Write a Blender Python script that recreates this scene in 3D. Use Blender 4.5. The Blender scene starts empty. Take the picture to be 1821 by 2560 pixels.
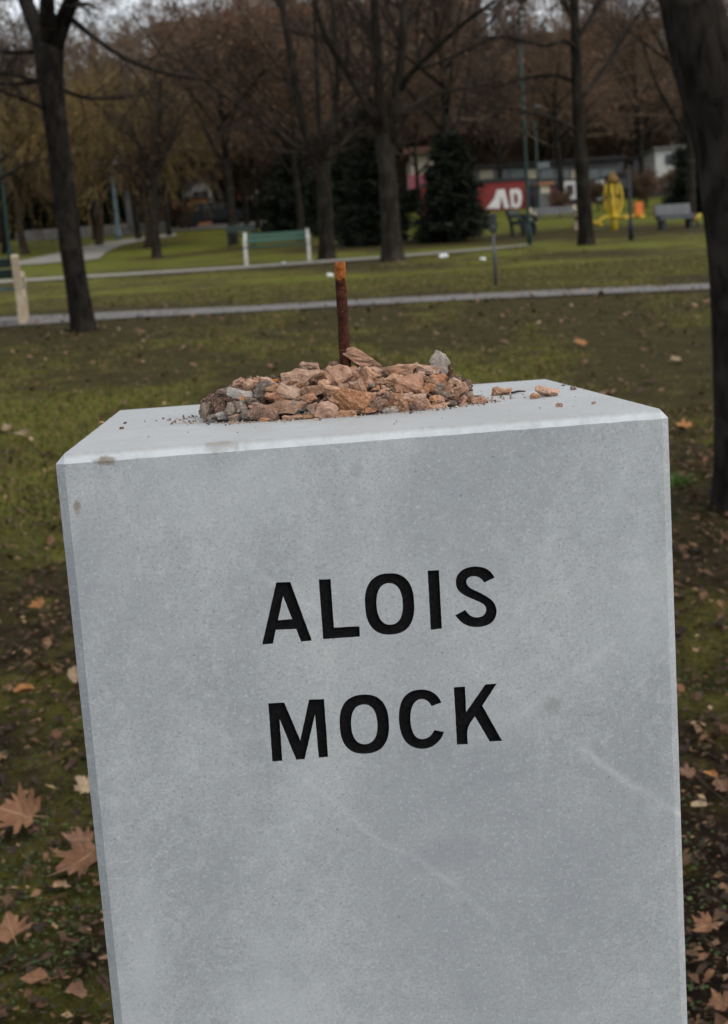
import bpy, bmesh, math, random
import numpy as np
from mathutils import Vector, Matrix, Euler

rng = np.random.default_rng(7)
random.seed(7)
R = math.radians
scene = bpy.context.scene
col = scene.collection

# ------------------------------------------------------------------ camera
EYE = 1.70
FPX, PITCH, ROLL = 3358.2, 0.15856, 0.06848      # focal length in photo pixels, downward pitch, roll
cp, sp, cr_, sr_ = math.cos(PITCH), math.sin(PITCH), math.cos(ROLL), math.sin(ROLL)
RIGHT, UP, FWD = Vector((1, 0, 0)), Vector((0, sp, cp)), Vector((0, cp, -sp))
cam_x = RIGHT * cr_ - UP * sr_
cam_y = RIGHT * sr_ + UP * cr_
cam_data = bpy.data.cameras.new('camera')
cam = bpy.data.objects.new('camera', cam_data)
col.objects.link(cam)
m3 = Matrix((cam_x, cam_y, -FWD)).transposed()
cam.matrix_world = Matrix.Translation((0, 0, EYE)) @ m3.to_4x4()
cam_data.sensor_fit = 'HORIZONTAL'
cam_data.sensor_width = 14.9
cam_data.lens = FPX / 1821.0 * 14.9
cam_data.clip_start = 0.05
cam_data.clip_end = 2000
cam_data.dof.use_dof = True
cam_data.dof.focus_distance = 1.16
cam_data.dof.aperture_fstop = 6.8
scene.camera = cam

# ------------------------------------------------------------------ world and sun (soft overcast daylight)
SUN_EL, SUN_AZ = R(42), R(126)                    # azimuth from +Y (north) clockwise towards +X
world = bpy.data.worlds.new('World'); scene.world = world
world.use_nodes = True
wn = world.node_tree; wn.nodes.clear()
wo = wn.nodes.new('ShaderNodeOutputWorld'); bg = wn.nodes.new('ShaderNodeBackground')
sky = wn.nodes.new('ShaderNodeTexSky'); sky.sky_type = 'NISHITA'; sky.sun_disc = False
sky.sun_elevation = SUN_EL; sky.sun_rotation = SUN_AZ
sky.air_density = 1.0; sky.dust_density = 4.0; sky.ozone_density = 1.0; sky.altitude = 200
hs = wn.nodes.new('ShaderNodeHueSaturation'); hs.inputs['Saturation'].default_value = 0.30
wn.links.new(sky.outputs[0], hs.inputs['Color'])
mx = wn.nodes.new('ShaderNodeMix'); mx.data_type = 'RGBA'; mx.inputs[0].default_value = 0.55
wn.links.new(hs.outputs[0], mx.inputs[6]); mx.inputs[7].default_value = (5.2, 5.6, 5.95, 1)   # even cloud sheet
wn.links.new(mx.outputs[2], bg.inputs['Color'])
bg.inputs['Strength'].default_value = 0.15
wn.links.new(bg.outputs[0], wo.inputs['Surface'])
sd = bpy.data.lights.new('sun', 'SUN'); sd.energy = 0.65; sd.angle = R(35); sd.color = (1.0, 0.93, 0.84)
sun = bpy.data.objects.new('sun', sd); col.objects.link(sun)
sdir = Vector((math.sin(SUN_AZ) * math.cos(SUN_EL), math.cos(SUN_AZ) * math.cos(SUN_EL), math.sin(SUN_EL)))
sun.rotation_euler = sdir.to_track_quat('Z', 'Y').to_euler()
sun.location = (20, 10, 30)
vs = scene.view_settings
vs.view_transform = 'Standard'; vs.look = 'None'; vs.exposure = 0.46; vs.gamma = 1.0
vs.use_curve_mapping = False
scene.render.engine = 'CYCLES'
scene.cycles.use_denoising = True
scene.cycles.max_bounces = 6
scene.cycles.diffuse_bounces = 3

# ------------------------------------------------------------------ helpers
def tag(o, label=None, cat=None, group=None, kind=None):
    if label: o['label'] = label
    if cat: o['category'] = cat
    if group: o['group'] = group
    if kind: o['kind'] = kind
    return o

def empty(name, loc=(0, 0, 0), rz=0.0, parent=None):
    o = bpy.data.objects.new(name, None); col.objects.link(o)
    o.location = loc; o.rotation_euler = (0, 0, rz); o.empty_display_size = 0.1
    o.parent = parent
    return o

def make_mesh(name, V, polys, smooth=False):
    """V (N,3) array; polys list of (M,k) int arrays."""
    me = bpy.data.meshes.new(name)
    V = np.asarray(V, dtype=np.float32)
    polys = [np.asarray(p, dtype=np.int32) for p in polys if len(p)]
    me.vertices.add(len(V)); me.vertices.foreach_set('co', V.ravel())
    loops = np.concatenate([p.ravel() for p in polys])
    sizes = np.concatenate([np.full(len(p), p.shape[1], np.int32) for p in polys])
    starts = np.concatenate([[0], np.cumsum(sizes)[:-1]]).astype(np.int32)
    me.loops.add(len(loops)); me.loops.foreach_set('vertex_index', loops)
    me.polygons.add(len(sizes)); me.polygons.foreach_set('loop_start', starts)
    me.polygons.foreach_set('use_smooth', np.full(len(sizes), bool(smooth)))
    me.update(calc_edges=True); me.validate()
    return me

def link(name, me, mat=None, parent=None, loc=None):
    o = bpy.data.objects.new(name, me); col.objects.link(o)
    if mat is not None and not me.materials: me.materials.append(mat)
    if parent: o.parent = parent
    if loc is not None: o.location = loc
    return o

class MB:
    """collects shapes, builds ONE mesh"""
    def __init__(s): s.V = []; s.P = {}; s.n = 0
    def add(s, V, *polys):
        V = np.asarray(V, float)
        for p in polys:
            p = np.asarray(p, int)
            if len(p): s.P.setdefault(p.shape[1], []).append(p + s.n)
        s.V.append(V); s.n += len(V)
        return s
    def box(s, c, d, rz=0.0, rx=0.0, ry=0.0):
        x, y, z = d[0] / 2, d[1] / 2, d[2] / 2
        V = np.array([(i * x, j * y, k * z) for k in (-1, 1) for j in (-1, 1) for i in (-1, 1)], float)
        M = np.array(Euler((rx, ry, rz)).to_matrix())
        V = V @ M.T + np.array(c)
        return s.add(V, [(0, 2, 3, 1), (4, 5, 7, 6), (0, 1, 5, 4), (2, 6, 7, 3), (0, 4, 6, 2), (1, 3, 7, 5)])
    def tubes(s, pts, rad, sides=6, cap=True):
        pts = np.asarray(pts, float); rad = np.asarray(rad, float)
        if pts.ndim == 2: pts = pts[None]; rad = rad[None]
        T, n, _ = pts.shape
        tan = np.gradient(pts, axis=1)
        tan /= np.linalg.norm(tan, axis=2, keepdims=True) + 1e-9
        mean = pts[:, -1] - pts[:, 0]; mean /= np.linalg.norm(mean, axis=1, keepdims=True) + 1e-9
        ref = np.where(np.abs(mean[:, 2:3]) > 0.75, np.array([[0.0, 1, 0.0]]), np.array([[0, 0, 1.0]]))
        u = np.cross(np.broadcast_to(ref[:, None], tan.shape), tan)
        u /= np.linalg.norm(u, axis=2, keepdims=True) + 1e-9
        w = np.cross(tan, u)
        a = np.arange(sides) * 2 * np.pi / sides
        ring = (u[:, :, None] * np.cos(a)[None, None, :, None] + w[:, :, None] * np.sin(a)[None, None, :, None])
        V = pts[:, :, None] + ring * rad[:, :, None, None]
        base = (np.arange(T) * n * sides)[:, None, None]
        i = np.arange(n - 1)[None, :, None] * sides; j = np.arange(sides)[None, None, :]; j2 = (j + 1) % sides
        q = np.stack([base + i + j, base + i + j2, base + i + sides + j2, base + i + sides + j], -1).reshape(-1, 4)
        s.add(V.reshape(-1, 3), q)
        if cap and T < 40:
            for t in range(T):
                b = s.n - T * n * sides + t * n * sides
                s.P.setdefault(sides, []).append(np.array([np.arange(sides)[::-1] + b, np.arange(sides) + b + (n - 1) * sides]))
        return s
    def prism(s, poly, y0, y1):
        """polygon in local xz, extruded from y0 to y1 (convex)"""
        n = len(poly)
        V = [(x, y0, z) for x, z in poly] + [(x, y1, z) for x, z in poly]
        s.add(V, [list(range(n)), list(range(2 * n - 1, n - 1, -1))],
              [(i, n + i, n + (i + 1) % n, (i + 1) % n) for i in range(n)])
        return s
    def mesh(s, name, smooth=False):
        V = np.concatenate(s.V)
        return make_mesh(name, V, [np.concatenate(v) for v in s.P.values()], smooth)
    def build(s, name, mat, parent=None, smooth=False, loc=None):
        return link(name, s.mesh(name, smooth), mat, parent, loc)

def _h(ix, iy, seed):
    h = (ix.astype(np.int64) * 374761393 + iy.astype(np.int64) * 668265263 + seed * 974634777) & 0xffffffff
    h = ((h ^ (h >> 13)) * 1274126177) & 0xffffffff
    return ((h ^ (h >> 16)) & 0xffff) / 65535.0
def vnoise(x, y, seed=0):
    x = np.asarray(x, float); y = np.asarray(y, float)
    ix, iy = np.floor(x), np.floor(y); fx, fy = x - ix, y - iy
    fx = fx * fx * (3 - 2 * fx); fy = fy * fy * (3 - 2 * fy)
    a, b = _h(ix, iy, seed), _h(ix + 1, iy, seed); c, d = _h(ix, iy + 1, seed), _h(ix + 1, iy + 1, seed)
    return (a * (1 - fx) + b * fx) * (1 - fy) + (c * (1 - fx) + d * fx) * fy
def fbm(x, y, seed=0, o=4):
    s = 0; a = 0.5; t = 0
    for k in range(o):
        s = s + a * vnoise(x * 2 ** k, y * 2 ** k, seed + k); t += a; a *= 0.5
    return s / t

# terrain profile: the lawn rises away from the plinth
PY = np.array([-60, -10, 0, 3, 6.5, 12, 17.5, 25, 38, 47, 57, 66, 76, 90, 110, 160, 300, 900.0])
PZ = np.array([-4.5, -1.0, -0.10, 0.20, 0.56, 1.10, 1.64, 2.08, 2.80, 3.42, 4.20, 4.98, 5.90, 7.0, 8.2, 9.6, 11, 14.0])
def _pchip():
    h = np.diff(PY); d = np.diff(PZ) / h; m = np.zeros(len(PY))
    m[0], m[-1] = d[0], d[-1]
    for i in range(1, len(PY) - 1):
        if d[i - 1] * d[i] > 0:
            w1, w2 = 2 * h[i] + h[i - 1], h[i] + 2 * h[i - 1]
            m[i] = (w1 + w2) / (w1 / d[i - 1] + w2 / d[i])
    return m
PM = _pchip()
def gz(x, y):
    y = np.clip(np.asarray(y, float), PY[0], PY[-1] - 1e-6); x = np.asarray(x, float)
    i = np.clip(np.searchsorted(PY, y, side='right') - 1, 0, len(PY) - 2)
    h = PY[i + 1] - PY[i]; t = (y - PY[i]) / h
    z = ((1 + 2 * t) * (1 - t) ** 2 * PZ[i] + t * (1 - t) ** 2 * h * PM[i] + t * t * (3 - 2 * t) * PZ[i + 1] + t * t * (t - 1) * h * PM[i + 1])
    return z
def gzf(x, y): return float(gz(x, y))

def ray(px, py):
    """world direction of the camera ray through photo pixel (1821 x 2560)"""
    dx, dy = px - 910.5, py - 1280.0
    u = cr_ * dx - sr_ * dy; v = sr_ * dx + cr_ * dy
    return RIGHT * (u / FPX) - UP * (v / FPX) + FWD
def P(px, py, Y):
    d = ray(px, py); t = Y / d.y
    return Vector((d.x * t, Y, EYE + d.z * t))
def G(px, py, dz=0.0):
    """where that ray meets the lawn"""
    d = ray(px, py); y = 1.6; last = y
    while y < 400:
        p = P(px, py, y)
        if p.z < gzf(p.x, y) + dz:
            lo, hi = last, y
            for _ in range(30):
                m = (lo + hi) / 2; q = P(px, py, m)
                if q.z < gzf(q.x, m) + dz: hi = m
                else: lo = m
            q = P(px, py, hi); return Vector((q.x, hi, gzf(q.x, hi)))
        last = y; y *= 1.01
    q = P(px, py, 90); return Vector((q.x, 90, gzf(q.x, 90)))

# ------------------------------------------------------------------ materials
def mat(name, base=(0.5, 0.5, 0.5), rough=0.8, metallic=0.0, spec=0.3):
    m = bpy.data.materials.new(name); m.use_nodes = True
    b = m.node_tree.nodes['Principled BSDF']
    b.inputs['Base Color'].default_value = (*base, 1); b.inputs['Roughness'].default_value = rough
    b.inputs['Metallic'].default_value = metallic; b.inputs['Specular IOR Level'].default_value = spec
    return m
class NT:
    def __init__(s, m): s.m = m; s.t = m.node_tree; s.b = s.t.nodes['Principled BSDF']
    def n(s, typ, **kw):
        nd = s.t.nodes.new(typ)
        for k, v in kw.items():
            if k in nd.inputs: nd.inputs[k].default_value = v
            else: setattr(nd, k, v)
        return nd
    def l(s, a, b): s.t.links.new(a, b)
    def coord(s, kind='Object'):
        return s.n('ShaderNodeTexCoord').outputs[kind]
    def noise(s, vec, scale, detail=4, rough=0.55, dist=0.0, stretch=None):
        if stretch:
            mp = s.n('ShaderNodeMapping'); mp.inputs['Scale'].default_value = stretch; s.l(vec, mp.inputs[0]); vec = mp.outputs[0]
        nd = s.n('ShaderNodeTexNoise', Scale=scale, Detail=detail, Roughness=rough, Distortion=dist)
        s.l(vec, nd.inputs['Vector']); return nd.outputs['Fac']
    def ramp(s, fac, stops):
        r = s.n('ShaderNodeValToRGB'); e = r.color_ramp.elements
        while len(e) < len(stops): e.new(0.5)
        for el, (p, c) in zip(e, stops):
            el.position = p; el.color = (*c, 1) if len(c) == 3 else c
        s.l(fac, r.inputs[0]); return r.outputs[0]
    def mr(s, fac, a, b, c=0.0, d=1.0):
        r = s.n('ShaderNodeMapRange'); s.l(fac, r.inputs[0])
        for i, v in zip((1, 2, 3, 4), (a, b, c, d)): r.inputs[i].default_value = v
        return r.outputs[0]
    def mix(s, fac, a, b, mode='MIX'):
        nd = s.n('ShaderNodeMix', data_type='RGBA', blend_type=mode)
        for i, v in ((0, fac), (6, a), (7, b)):
            if hasattr(v, 'is_linked') or hasattr(v, 'links'): s.l(v, nd.inputs[i])
            else: nd.inputs[i].default_value = v if i == 0 else (*v, 1)
        return nd.outputs[2]
    def math(s, op, a, b=0.0):
        nd = s.n('ShaderNodeMath', operation=op)
        for i, v in ((0, a), (1, b)):
            if hasattr(v, 'links'): s.l(v, nd.inputs[i])
            else: nd.inputs[i].default_value = v
        return nd.outputs[0]
    def bump(s, h, strength=0.3, dist=0.01, chain=None):
        nd = s.n('ShaderNodeBump', Strength=strength, Distance=dist); s.l(h, nd.inputs['Height'])
        if chain: s.l(chain, nd.inputs['Normal'])
        s.l(nd.outputs[0], s.b.inputs['Normal']); return nd.outputs[0]
    def color(s, c): s.l(c, s.b.inputs['Base Color'])

def noisy(name, c1, c2, scale, rough=0.85, bump=0.2, bdist=0.01, detail=5, spec=0.3, metallic=0.0, stretch=None, objvar=0.0):
    m = mat(name, c1, rough, metallic, spec); t = NT(m); v = t.coord()
    f = t.noise(v, scale, detail, 0.6, 0.2, stretch)
    c = t.ramp(f, [(0.3, c1), (0.7, c2)])
    if objvar:
        oi = t.n('ShaderNodeObjectInfo'); k = t.mr(oi.outputs['Random'], 0, 1, 1 - objvar, 1 + objvar)
        h = t.n('ShaderNodeHueSaturation'); t.l(k, h.inputs['Value']); t.l(c, h.inputs['Color']); c = h.outputs[0]
    t.color(c)
    if bump: t.bump(t.noise(v, scale * 3, 6, 0.6, 0, stretch), bump, bdist)
    return m
def island(name, stops, rough=0.8, spec=0.2):
    """colour picked per loose piece of the mesh"""
    m = mat(name, (0.5,) * 3, rough, 0, spec); t = NT(m)
    g = t.n('ShaderNodeNewGeometry')
    t.color(t.ramp(g.outputs['Random Per Island'], stops)); return m

# marble
M_marble = mat('marble', (0.4, 0.42, 0.44), 0.62, 0, 0.35); t = NT(M_marble); v = t.coord()
big = t.noise(v, 5.5, 5, 0.6, 1.0)
c = t.ramp(big, [(0.28, (0.298, 0.316, 0.325)), (0.50, (0.368, 0.386, 0.392)), (0.72, (0.445, 0.460, 0.462))])
mid = t.noise(v, 75, 6, 0.72, 0.5)
c = t.mix(t.mr(mid, 0.49, 0.66, 0, 0.40), c, (0.53, 0.548, 0.548))
fine = t.noise(v, 380, 4, 0.8, 0.3)
c = t.mix(t.mr(fine, 0.51, 0.64, 0, 0.60), c, (0.19, 0.20, 0.225))
mid2 = t.noise(v, 85, 7, 0.8, 0.8); c = t.mix(t.mr(mid2, 0.52, 0.68, 0, 0.28), c, (0.22, 0.24, 0.265))
spot = t.noise(v, 42, 3, 0.5, 0.3)
c = t.mix(t.mr(spot, 0.64, 0.74, 0, 0.35), c, (0.22, 0.235, 0.25))
cl_ = t.noise(v, 3.0, 4, 0.55, 0.8, stretch=(1.6, 1, 0.8)); c = t.mix(t.mr(cl_, 0.50, 0.64, 0, 0.55), c, (0.275, 0.293, 0.310)); c = t.mix(t.mr(cl_, 0.48, 0.34, 0, 0.40), c, (0.50, 0.525, 0.53))
fl_ = t.noise(v, 300, 3, 0.7, 0.3); c = t.mix(t.mr(fl_, 0.56, 0.68, 0, 0.42), c, (0.58, 0.60, 0.605))
# a few darker specks
vo = t.n('ShaderNodeTexVoronoi', Scale=60.0, Randomness=1.0); t.l(v, vo.inputs['Vector'])
sel = t.math('GREATER_THAN', t.noise(v, 17, 2), 0.56)
pit = t.math('MULTIPLY', t.mr(vo.outputs['Distance'], 0.02, 0.07, 1, 0), sel)
c = t.mix(t.math('MULTIPLY', pit, 0.75), c, (0.10, 0.105, 0.11))
# faint pale fibres
wv = t.n('ShaderNodeTexNoise', Scale=260.0, Detail=2.0, Roughness=0.5, Distortion=2.5)
t.l(v, wv.inputs['Vector'])
fib = t.mr(t.math('ABSOLUTE', t.math('SUBTRACT', wv.outputs['Fac'], 0.5)), 0, 0.018, 1, 0)
c = t.mix(t.math('MULTIPLY', fib, 0.22), c, (0.62, 0.64, 0.65))
# pale diagonal veins (in the face plane: x across, z down)
sx = t.n('ShaderNodeSeparateXYZ'); t.l(v, sx.inputs[0])
wob = t.math('MULTIPLY', t.math('SUBTRACT', t.noise(v, 14, 3), 0.5), 0.035)
def vein(c, a, b, w, x0, x1, k, colr=(0.56, 0.575, 0.58)):
    d = t.math('ADD', t.math('SUBTRACT', sx.outputs['Z'], t.math('MULTIPLY', sx.outputs['X'], a)), -b)
    d = t.math('ABSOLUTE', t.math('ADD', d, wob))
    f = t.mr(d, 0, w, 1, 0); g = t.mr(sx.outputs['X'], x0, x0 + 0.03, 0, 1); h = t.mr(sx.outputs['X'], x1 - 0.02, x1, 1, 0)
    br = t.mr(t.noise(v, 20, 3), 0.38, 0.6, 0.25, 1)
    f = t.math('MULTIPLY', t.math('MULTIPLY', t.math('MULTIPLY', f, g), t.math('MULTIPLY', h, br)), k)
    return t.mix(f, c, colr)
c = vein(c, -0.76, 0.030, 0.006, 0.400, 0.52, 0.8, (0.58, 0.595, 0.60))
c = vein(c, -0.70, -0.005, 0.005, 0.14, 0.235, 0.45)
c = vein(c, 0.62, -0.470, 0.010, 0.30, 0.46, 0.25)
c = vein(c, 0.9, -0.90, 0.006, 0.17, 0.33, 0.35)
c = vein(c, -0.9, -0.13, 0.006, 0.16, 0.35, 0.25)
# top face is a little warmer with dust; rub marks
top = t.mr(sx.outputs['Z'], -0.004, -0.001, 0, 1)
dust = t.noise(v, 22, 4, 0.6, 0.5)
c = t.mix(t.math('MULTIPLY', top, t.mr(dust, 0.35, 0.7, 0.35, 0.85)), c, (0.36, 0.35, 0.34))
# roughly cut top chamfer, whitened partly to paint in the light it catches
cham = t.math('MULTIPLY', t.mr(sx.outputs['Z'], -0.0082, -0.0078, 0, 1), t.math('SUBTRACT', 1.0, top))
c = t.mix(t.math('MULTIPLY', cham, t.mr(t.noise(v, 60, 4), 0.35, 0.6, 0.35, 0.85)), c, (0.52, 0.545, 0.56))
# brown smudge stains near the top edge and left side
def stain(c, x, z, rx, rz, k, colr=(0.16, 0.125, 0.085), y=None):
    dx = t.math('DIVIDE', t.math('SUBTRACT', sx.outputs['X'], x), rx); dz = t.math('DIVIDE', t.math('SUBTRACT', sx.outputs['Z'], z), rz)
    d = t.math('ADD', t.math('MULTIPLY', dx, dx), t.math('MULTIPLY', dz, dz))
    if y is not None:
        dy = t.math('DIVIDE', t.math('SUBTRACT', sx.outputs['Y'], y), rx); d = t.math('ADD', d, t.math('MULTIPLY', dy, dy))
    d = t.math('ADD', d, t.math('MULTIPLY', t.math('SUBTRACT', t.noise(v, 160, 4), 0.5), 2.6))
    return t.mix(t.mr(d, 0.2, 1.1, k, 0), c, colr)
c = stain(c, 0.0395, -0.0075, 0.010, 0.0045, 0.85, y=0.003)
c = stain(c, 0.132, -0.0035, 0.016, 0.006, 0.38, y=0.003)
c = stain(c, 0.014, -0.044, 0.0035, 0.007, 0.65)
c = stain(c, 0.3915, -0.243, 0.0070, 0.010, 0.36, (0.19, 0.18, 0.16))
c = stain(c, 0.30, -0.366, 0.045, 0.018, 0.30, (0.24, 0.25, 0.27))
c = stain(c, 0.24, -0.03, 0.007, 0.007, 0.30, (0.2, 0.21, 0.22))
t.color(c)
b1 = t.bump(mid, 0.10, 0.0006)
t.bump(fine, 0.14, 0.0005, b1)

M_letter = mat('engraving_black', (0.012, 0.012, 0.013), 0.55, 0, 0.08); t = NT(M_letter)
t.color(t.ramp(t.noise(t.coord(), 300, 4), [(0.4, (0.004, 0.004, 0.0045)), (0.75, (0.012, 0.012, 0.013))]))
t.bump(t.noise(t.coord(), 500, 3), 0.15, 0.0004)

def rock_mat(name, stops, dark, pits=True, scale=75):
    m = mat(name, stops[0][1], 0.95, 0, 0.15); t = NT(m)
    v = t.n('ShaderNodeNewGeometry').outputs['Position']
    f = t.noise(v, scale, 6, 0.65, 0.6); c = t.ramp(f, stops)
    g = t.noise(v, scale * 9, 4, 0.7); c = t.mix(t.mr(g, 0.53, 0.64, 0, 0.75), c, dark)
    g2 = t.noise(v, scale * 5, 5, 0.7, 0.4); c = t.mix(t.mr(g2, 0.52, 0.64, 0, 0.5), c, (0.60, 0.42, 0.31))
    oi = t.n('ShaderNodeObjectInfo'); h = t.n('ShaderNodeHueSaturation')
    t.l(t.mr(oi.outputs['Random'], 0, 1, 0.78, 1.12), h.inputs['Value'])
    t.l(t.mr(t.math('FRACT', t.math('MULTIPLY', oi.outputs['Random'], 7.3)), 0, 1, 0.8, 1.12), h.inputs['Saturation'])
    t.l(c, h.inputs['Color']); t.color(h.outputs[0])
    b = t.bump(t.noise(v, scale * 5, 8, 0.7), 0.55, 0.0022)
    t.bump(t.noise(v, scale * 16, 4, 0.75), 0.5, 0.0009, b)
    return m
M_tan = rock_mat('rubble_tan', [(0.3, (0.22, 0.115, 0.066)), (0.5, (0.39, 0.22, 0.135)), (0.72, (0.52, 0.325, 0.21))], (0.15, 0.08, 0.05))
M_pink = rock_mat('rubble_pink', [(0.3, (0.28, 0.135, 0.08)), (0.5, (0.46, 0.25, 0.16)), (0.72, (0.56, 0.35, 0.24))], (0.18, 0.09, 0.06))
M_grey = rock_mat('rubble_grey', [(0.3, (0.12, 0.092, 0.072)), (0.55, (0.21, 0.165, 0.13)), (0.75, (0.31, 0.25, 0.205))], (0.07, 0.055, 0.045))
M_rustrock = rock_mat('rubble_rust', [(0.3, (0.16, 0.075, 0.042)), (0.55, (0.28, 0.145, 0.085)), (0.75, (0.37, 0.22, 0.14))], (0.09, 0.045, 0.028))
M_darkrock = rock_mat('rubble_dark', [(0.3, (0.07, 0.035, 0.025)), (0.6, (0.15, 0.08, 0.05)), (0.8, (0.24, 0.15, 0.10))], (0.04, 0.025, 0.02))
M_lichen = rock_mat('rubble_pale', [(0.3, (0.24, 0.205, 0.18)), (0.55, (0.38, 0.33, 0.295)), (0.75, (0.47, 0.41, 0.37))], (0.12, 0.11, 0.10))

M_rod = mat('rusty_iron', (0.1, 0.03, 0.02), 0.85, 0.0, 0.3); t = NT(M_rod); v = t.coord()
f = t.noise(v, 90, 6, 0.7, 0.4); c = t.ramp(f, [(0.34, (0.020, 0.008, 0.006)), (0.55, (0.070, 0.024, 0.014)), (0.76, (0.20, 0.062, 0.022))])
g = t.noise(v, 320, 3, 0.7); c = t.mix(t.mr(g, 0.60, 0.72, 0, 0.8), c, (0.26, 0.10, 0.04))
sx = t.n('ShaderNodeSeparateXYZ'); t.l(v, sx.inputs[0])
tp = t.mr(t.math('ADD', sx.outputs['Z'], t.math('MULTIPLY', t.math('SUBTRACT', f, 0.5), 0.055)), 0.128, 0.137, 0, 1)
oc = t.ramp(t.noise(v, 260, 5, 0.7), [(0.3, (0.14, 0.035, 0.010)), (0.5, (0.30, 0.095, 0.022)), (0.72, (0.46, 0.20, 0.055))])
c = t.mix(tp, c, oc); t.color(c)
b1 = t.bump(t.noise(v, 240, 6, 0.7), 1.0, 0.0035); t.b.inputs['Specular IOR Level'].default_value = 0.1
M_orange = noisy('rust_flake', (0.30, 0.09, 0.02), (0.62, 0.25, 0.06), 200, 0.9, 0.4, 0.001)

def bark(name, c1, c2, sc=1.0, b=0.6):
    m = mat(name, c1, 0.95, 0, 0.15); t = NT(m); v = t.coord()
    f = t.noise(v, 9 * sc, 8, 0.68, 0.6, stretch=(1, 1, 0.28)); c = t.ramp(f, [(0.34, c1), (0.66, c2)])
    g = t.noise(v, 2.2 * sc, 3, 0.5); c = t.mix(t.mr(g, 0.52, 0.68, 0, 0.55), c, tuple(min(1, x * 1.5 + 0.004) for x in c2))
    b_ = t.b; b_.inputs['Specular IOR Level'].default_value = 0.04
    h = t.n('ShaderNodeHueSaturation'); oi = t.n('ShaderNodeObjectInfo')
    t.l(t.mr(oi.outputs['Random'], 0, 1, 0.8, 1.2), h.inputs['Value']); t.l(c, h.inputs['Color']); t.color(h.outputs[0])
    t.bump(f, b, 0.03 / sc); return m
M_bark = bark('bark', (0.008, 0.007, 0.006), (0.032, 0.027, 0.021))
M_bark_near = bark('bark_near', (0.005, 0.0045, 0.004), (0.026, 0.022, 0.018), 2.2, 0.9)
M_bark_brown = bark('bark_brown', (0.022, 0.016, 0.011), (0.06, 0.043, 0.03))
M_twig = mat('twigs', (0.05, 0.032, 0.024), 0.9, 0, 0.1); t = NT(M_twig); oi = t.n('ShaderNodeObjectInfo')
t.color(t.ramp(oi.outputs['Random'], [(0.0, (0.072, 0.051, 0.037)), (0.5, (0.115, 0.076, 0.052)), (1.0, (0.165, 0.115, 0.076))]))
M_twig_dark = mat('dark_twigs', (0.028, 0.021, 0.017), 0.9, 0, 0.1)
M_twig_y = mat('willow_twigs', (0.15, 0.105, 0.045), 0.9, 0, 0.1)
M_dry_leaf = island('withered_leaves', [(0.0, (0.085, 0.045, 0.027)), (0.5, (0.135, 0.072, 0.042)), (0.85, (0.20, 0.11, 0.06)), (1.0, (0.28, 0.16, 0.08))])
M_needle = island('conifer_needles', [(0, (0.004, 0.006, 0.0035)), (0.6, (0.008, 0.012, 0.006)), (1, (0.024, 0.033, 0.016))])
M_needle_y = island('shrub_leaves', [(0, (0.09, 0.065, 0.025)), (0.6, (0.17, 0.115, 0.04)), (1, (0.26, 0.17, 0.05))])
M_leaf = mat('fallen_leaf', (0.4, 0.2, 0.1), 0.75, 0, 0.25); t = NT(M_leaf); v = t.coord()
oi = t.n('ShaderNodeObjectInfo')
c = t.ramp(oi.outputs['Random'], [(0.0, (0.05, 0.022, 0.013)), (0.5, (0.11, 0.048, 0.026)), (0.8, (0.19, 0.09, 0.048)), (0.95, (0.26, 0.14, 0.075)), (1.0, (0.32, 0.21, 0.12))])
oc_ = t.n('ShaderNodeObjectInfo'); c = t.mix(oc_.outputs['Alpha'], oc_.outputs['Color'], c)
c = t.mix(t.mr(t.noise(v, 4.5, 6, 0.75, 0.6), 0.44, 0.70, 0, 0.65), c, (0.09, 0.040, 0.022))
sx_ = t.n('ShaderNodeSeparateXYZ'); t.l(v, sx_.inputs[0]); ax_ = t.math('ABSOLUTE', sx_.outputs['X'])
rib = t.mr(ax_, 0.008, 0.020, 1, 0)
fan = t.math('ABSOLUTE', t.math('SUBTRACT', t.math('FRACT', t.math('MULTIPLY', t.math('SUBTRACT', sx_.outputs['Y'], ax_), 5.0)), 0.5))
c = t.mix(t.math('MULTIPLY', t.math('MAXIMUM', rib, t.mr(fan, 0.03, 0.07, 0.5, 0)), 0.45), c, (0.42, 0.27, 0.15)); t.color(c)
t.bump(t.noise(v, 60, 4), 0.3, 0.004)
M_litter = island('leaf_litter', [(0.0, (0.020, 0.013, 0.009)), (0.45, (0.05, 0.029, 0.018)), (0.78, (0.095, 0.050, 0.027)), (0.95, (0.19, 0.105, 0.055)), (1.0, (0.32, 0.22, 0.12))])
M_grass_near = island('short_grass_blades', [(0.0, (0.015, 0.022, 0.007)), (0.5, (0.033, 0.045, 0.012)), (0.85, (0.06, 0.072, 0.02)), (1.0, (0.12, 0.09, 0.04))], 0.7, 0.2)
M_grass = island('grass_blades', [(0.0, (0.036, 0.037, 0.008)), (0.45, (0.070, 0.068, 0.014)), (0.8, (0.125, 0.100, 0.026)), (1.0, (0.25, 0.15, 0.07))], 0.7, 0.25)
M_clover = island('clover', [(0.0, (0.022, 0.036, 0.012)), (0.6, (0.042, 0.065, 0.020)), (1.0, (0.075, 0.105, 0.035))], 0.7, 0.15)
M_path = noisy('path_asphalt', (0.115, 0.106, 0.098), (0.165, 0.152, 0.14), 3, 0.9, 0.2, 0.005)
M_path2 = noisy('path_gravel', (0.19, 0.175, 0.145), (0.26, 0.24, 0.20), 3, 0.95, 0.2, 0.01)
M_wood_green = noisy('green_painted_wood', (0.030, 0.085, 0.062), (0.055, 0.115, 0.088), 6, 0.6, 0.1, 0.002, stretch=(0.3, 3, 3))
M_wood_dark = noisy('dark_green_wood', (0.010, 0.024, 0.020), (0.018, 0.036, 0.030), 6, 0.6, 0.1, 0.002)
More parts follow.
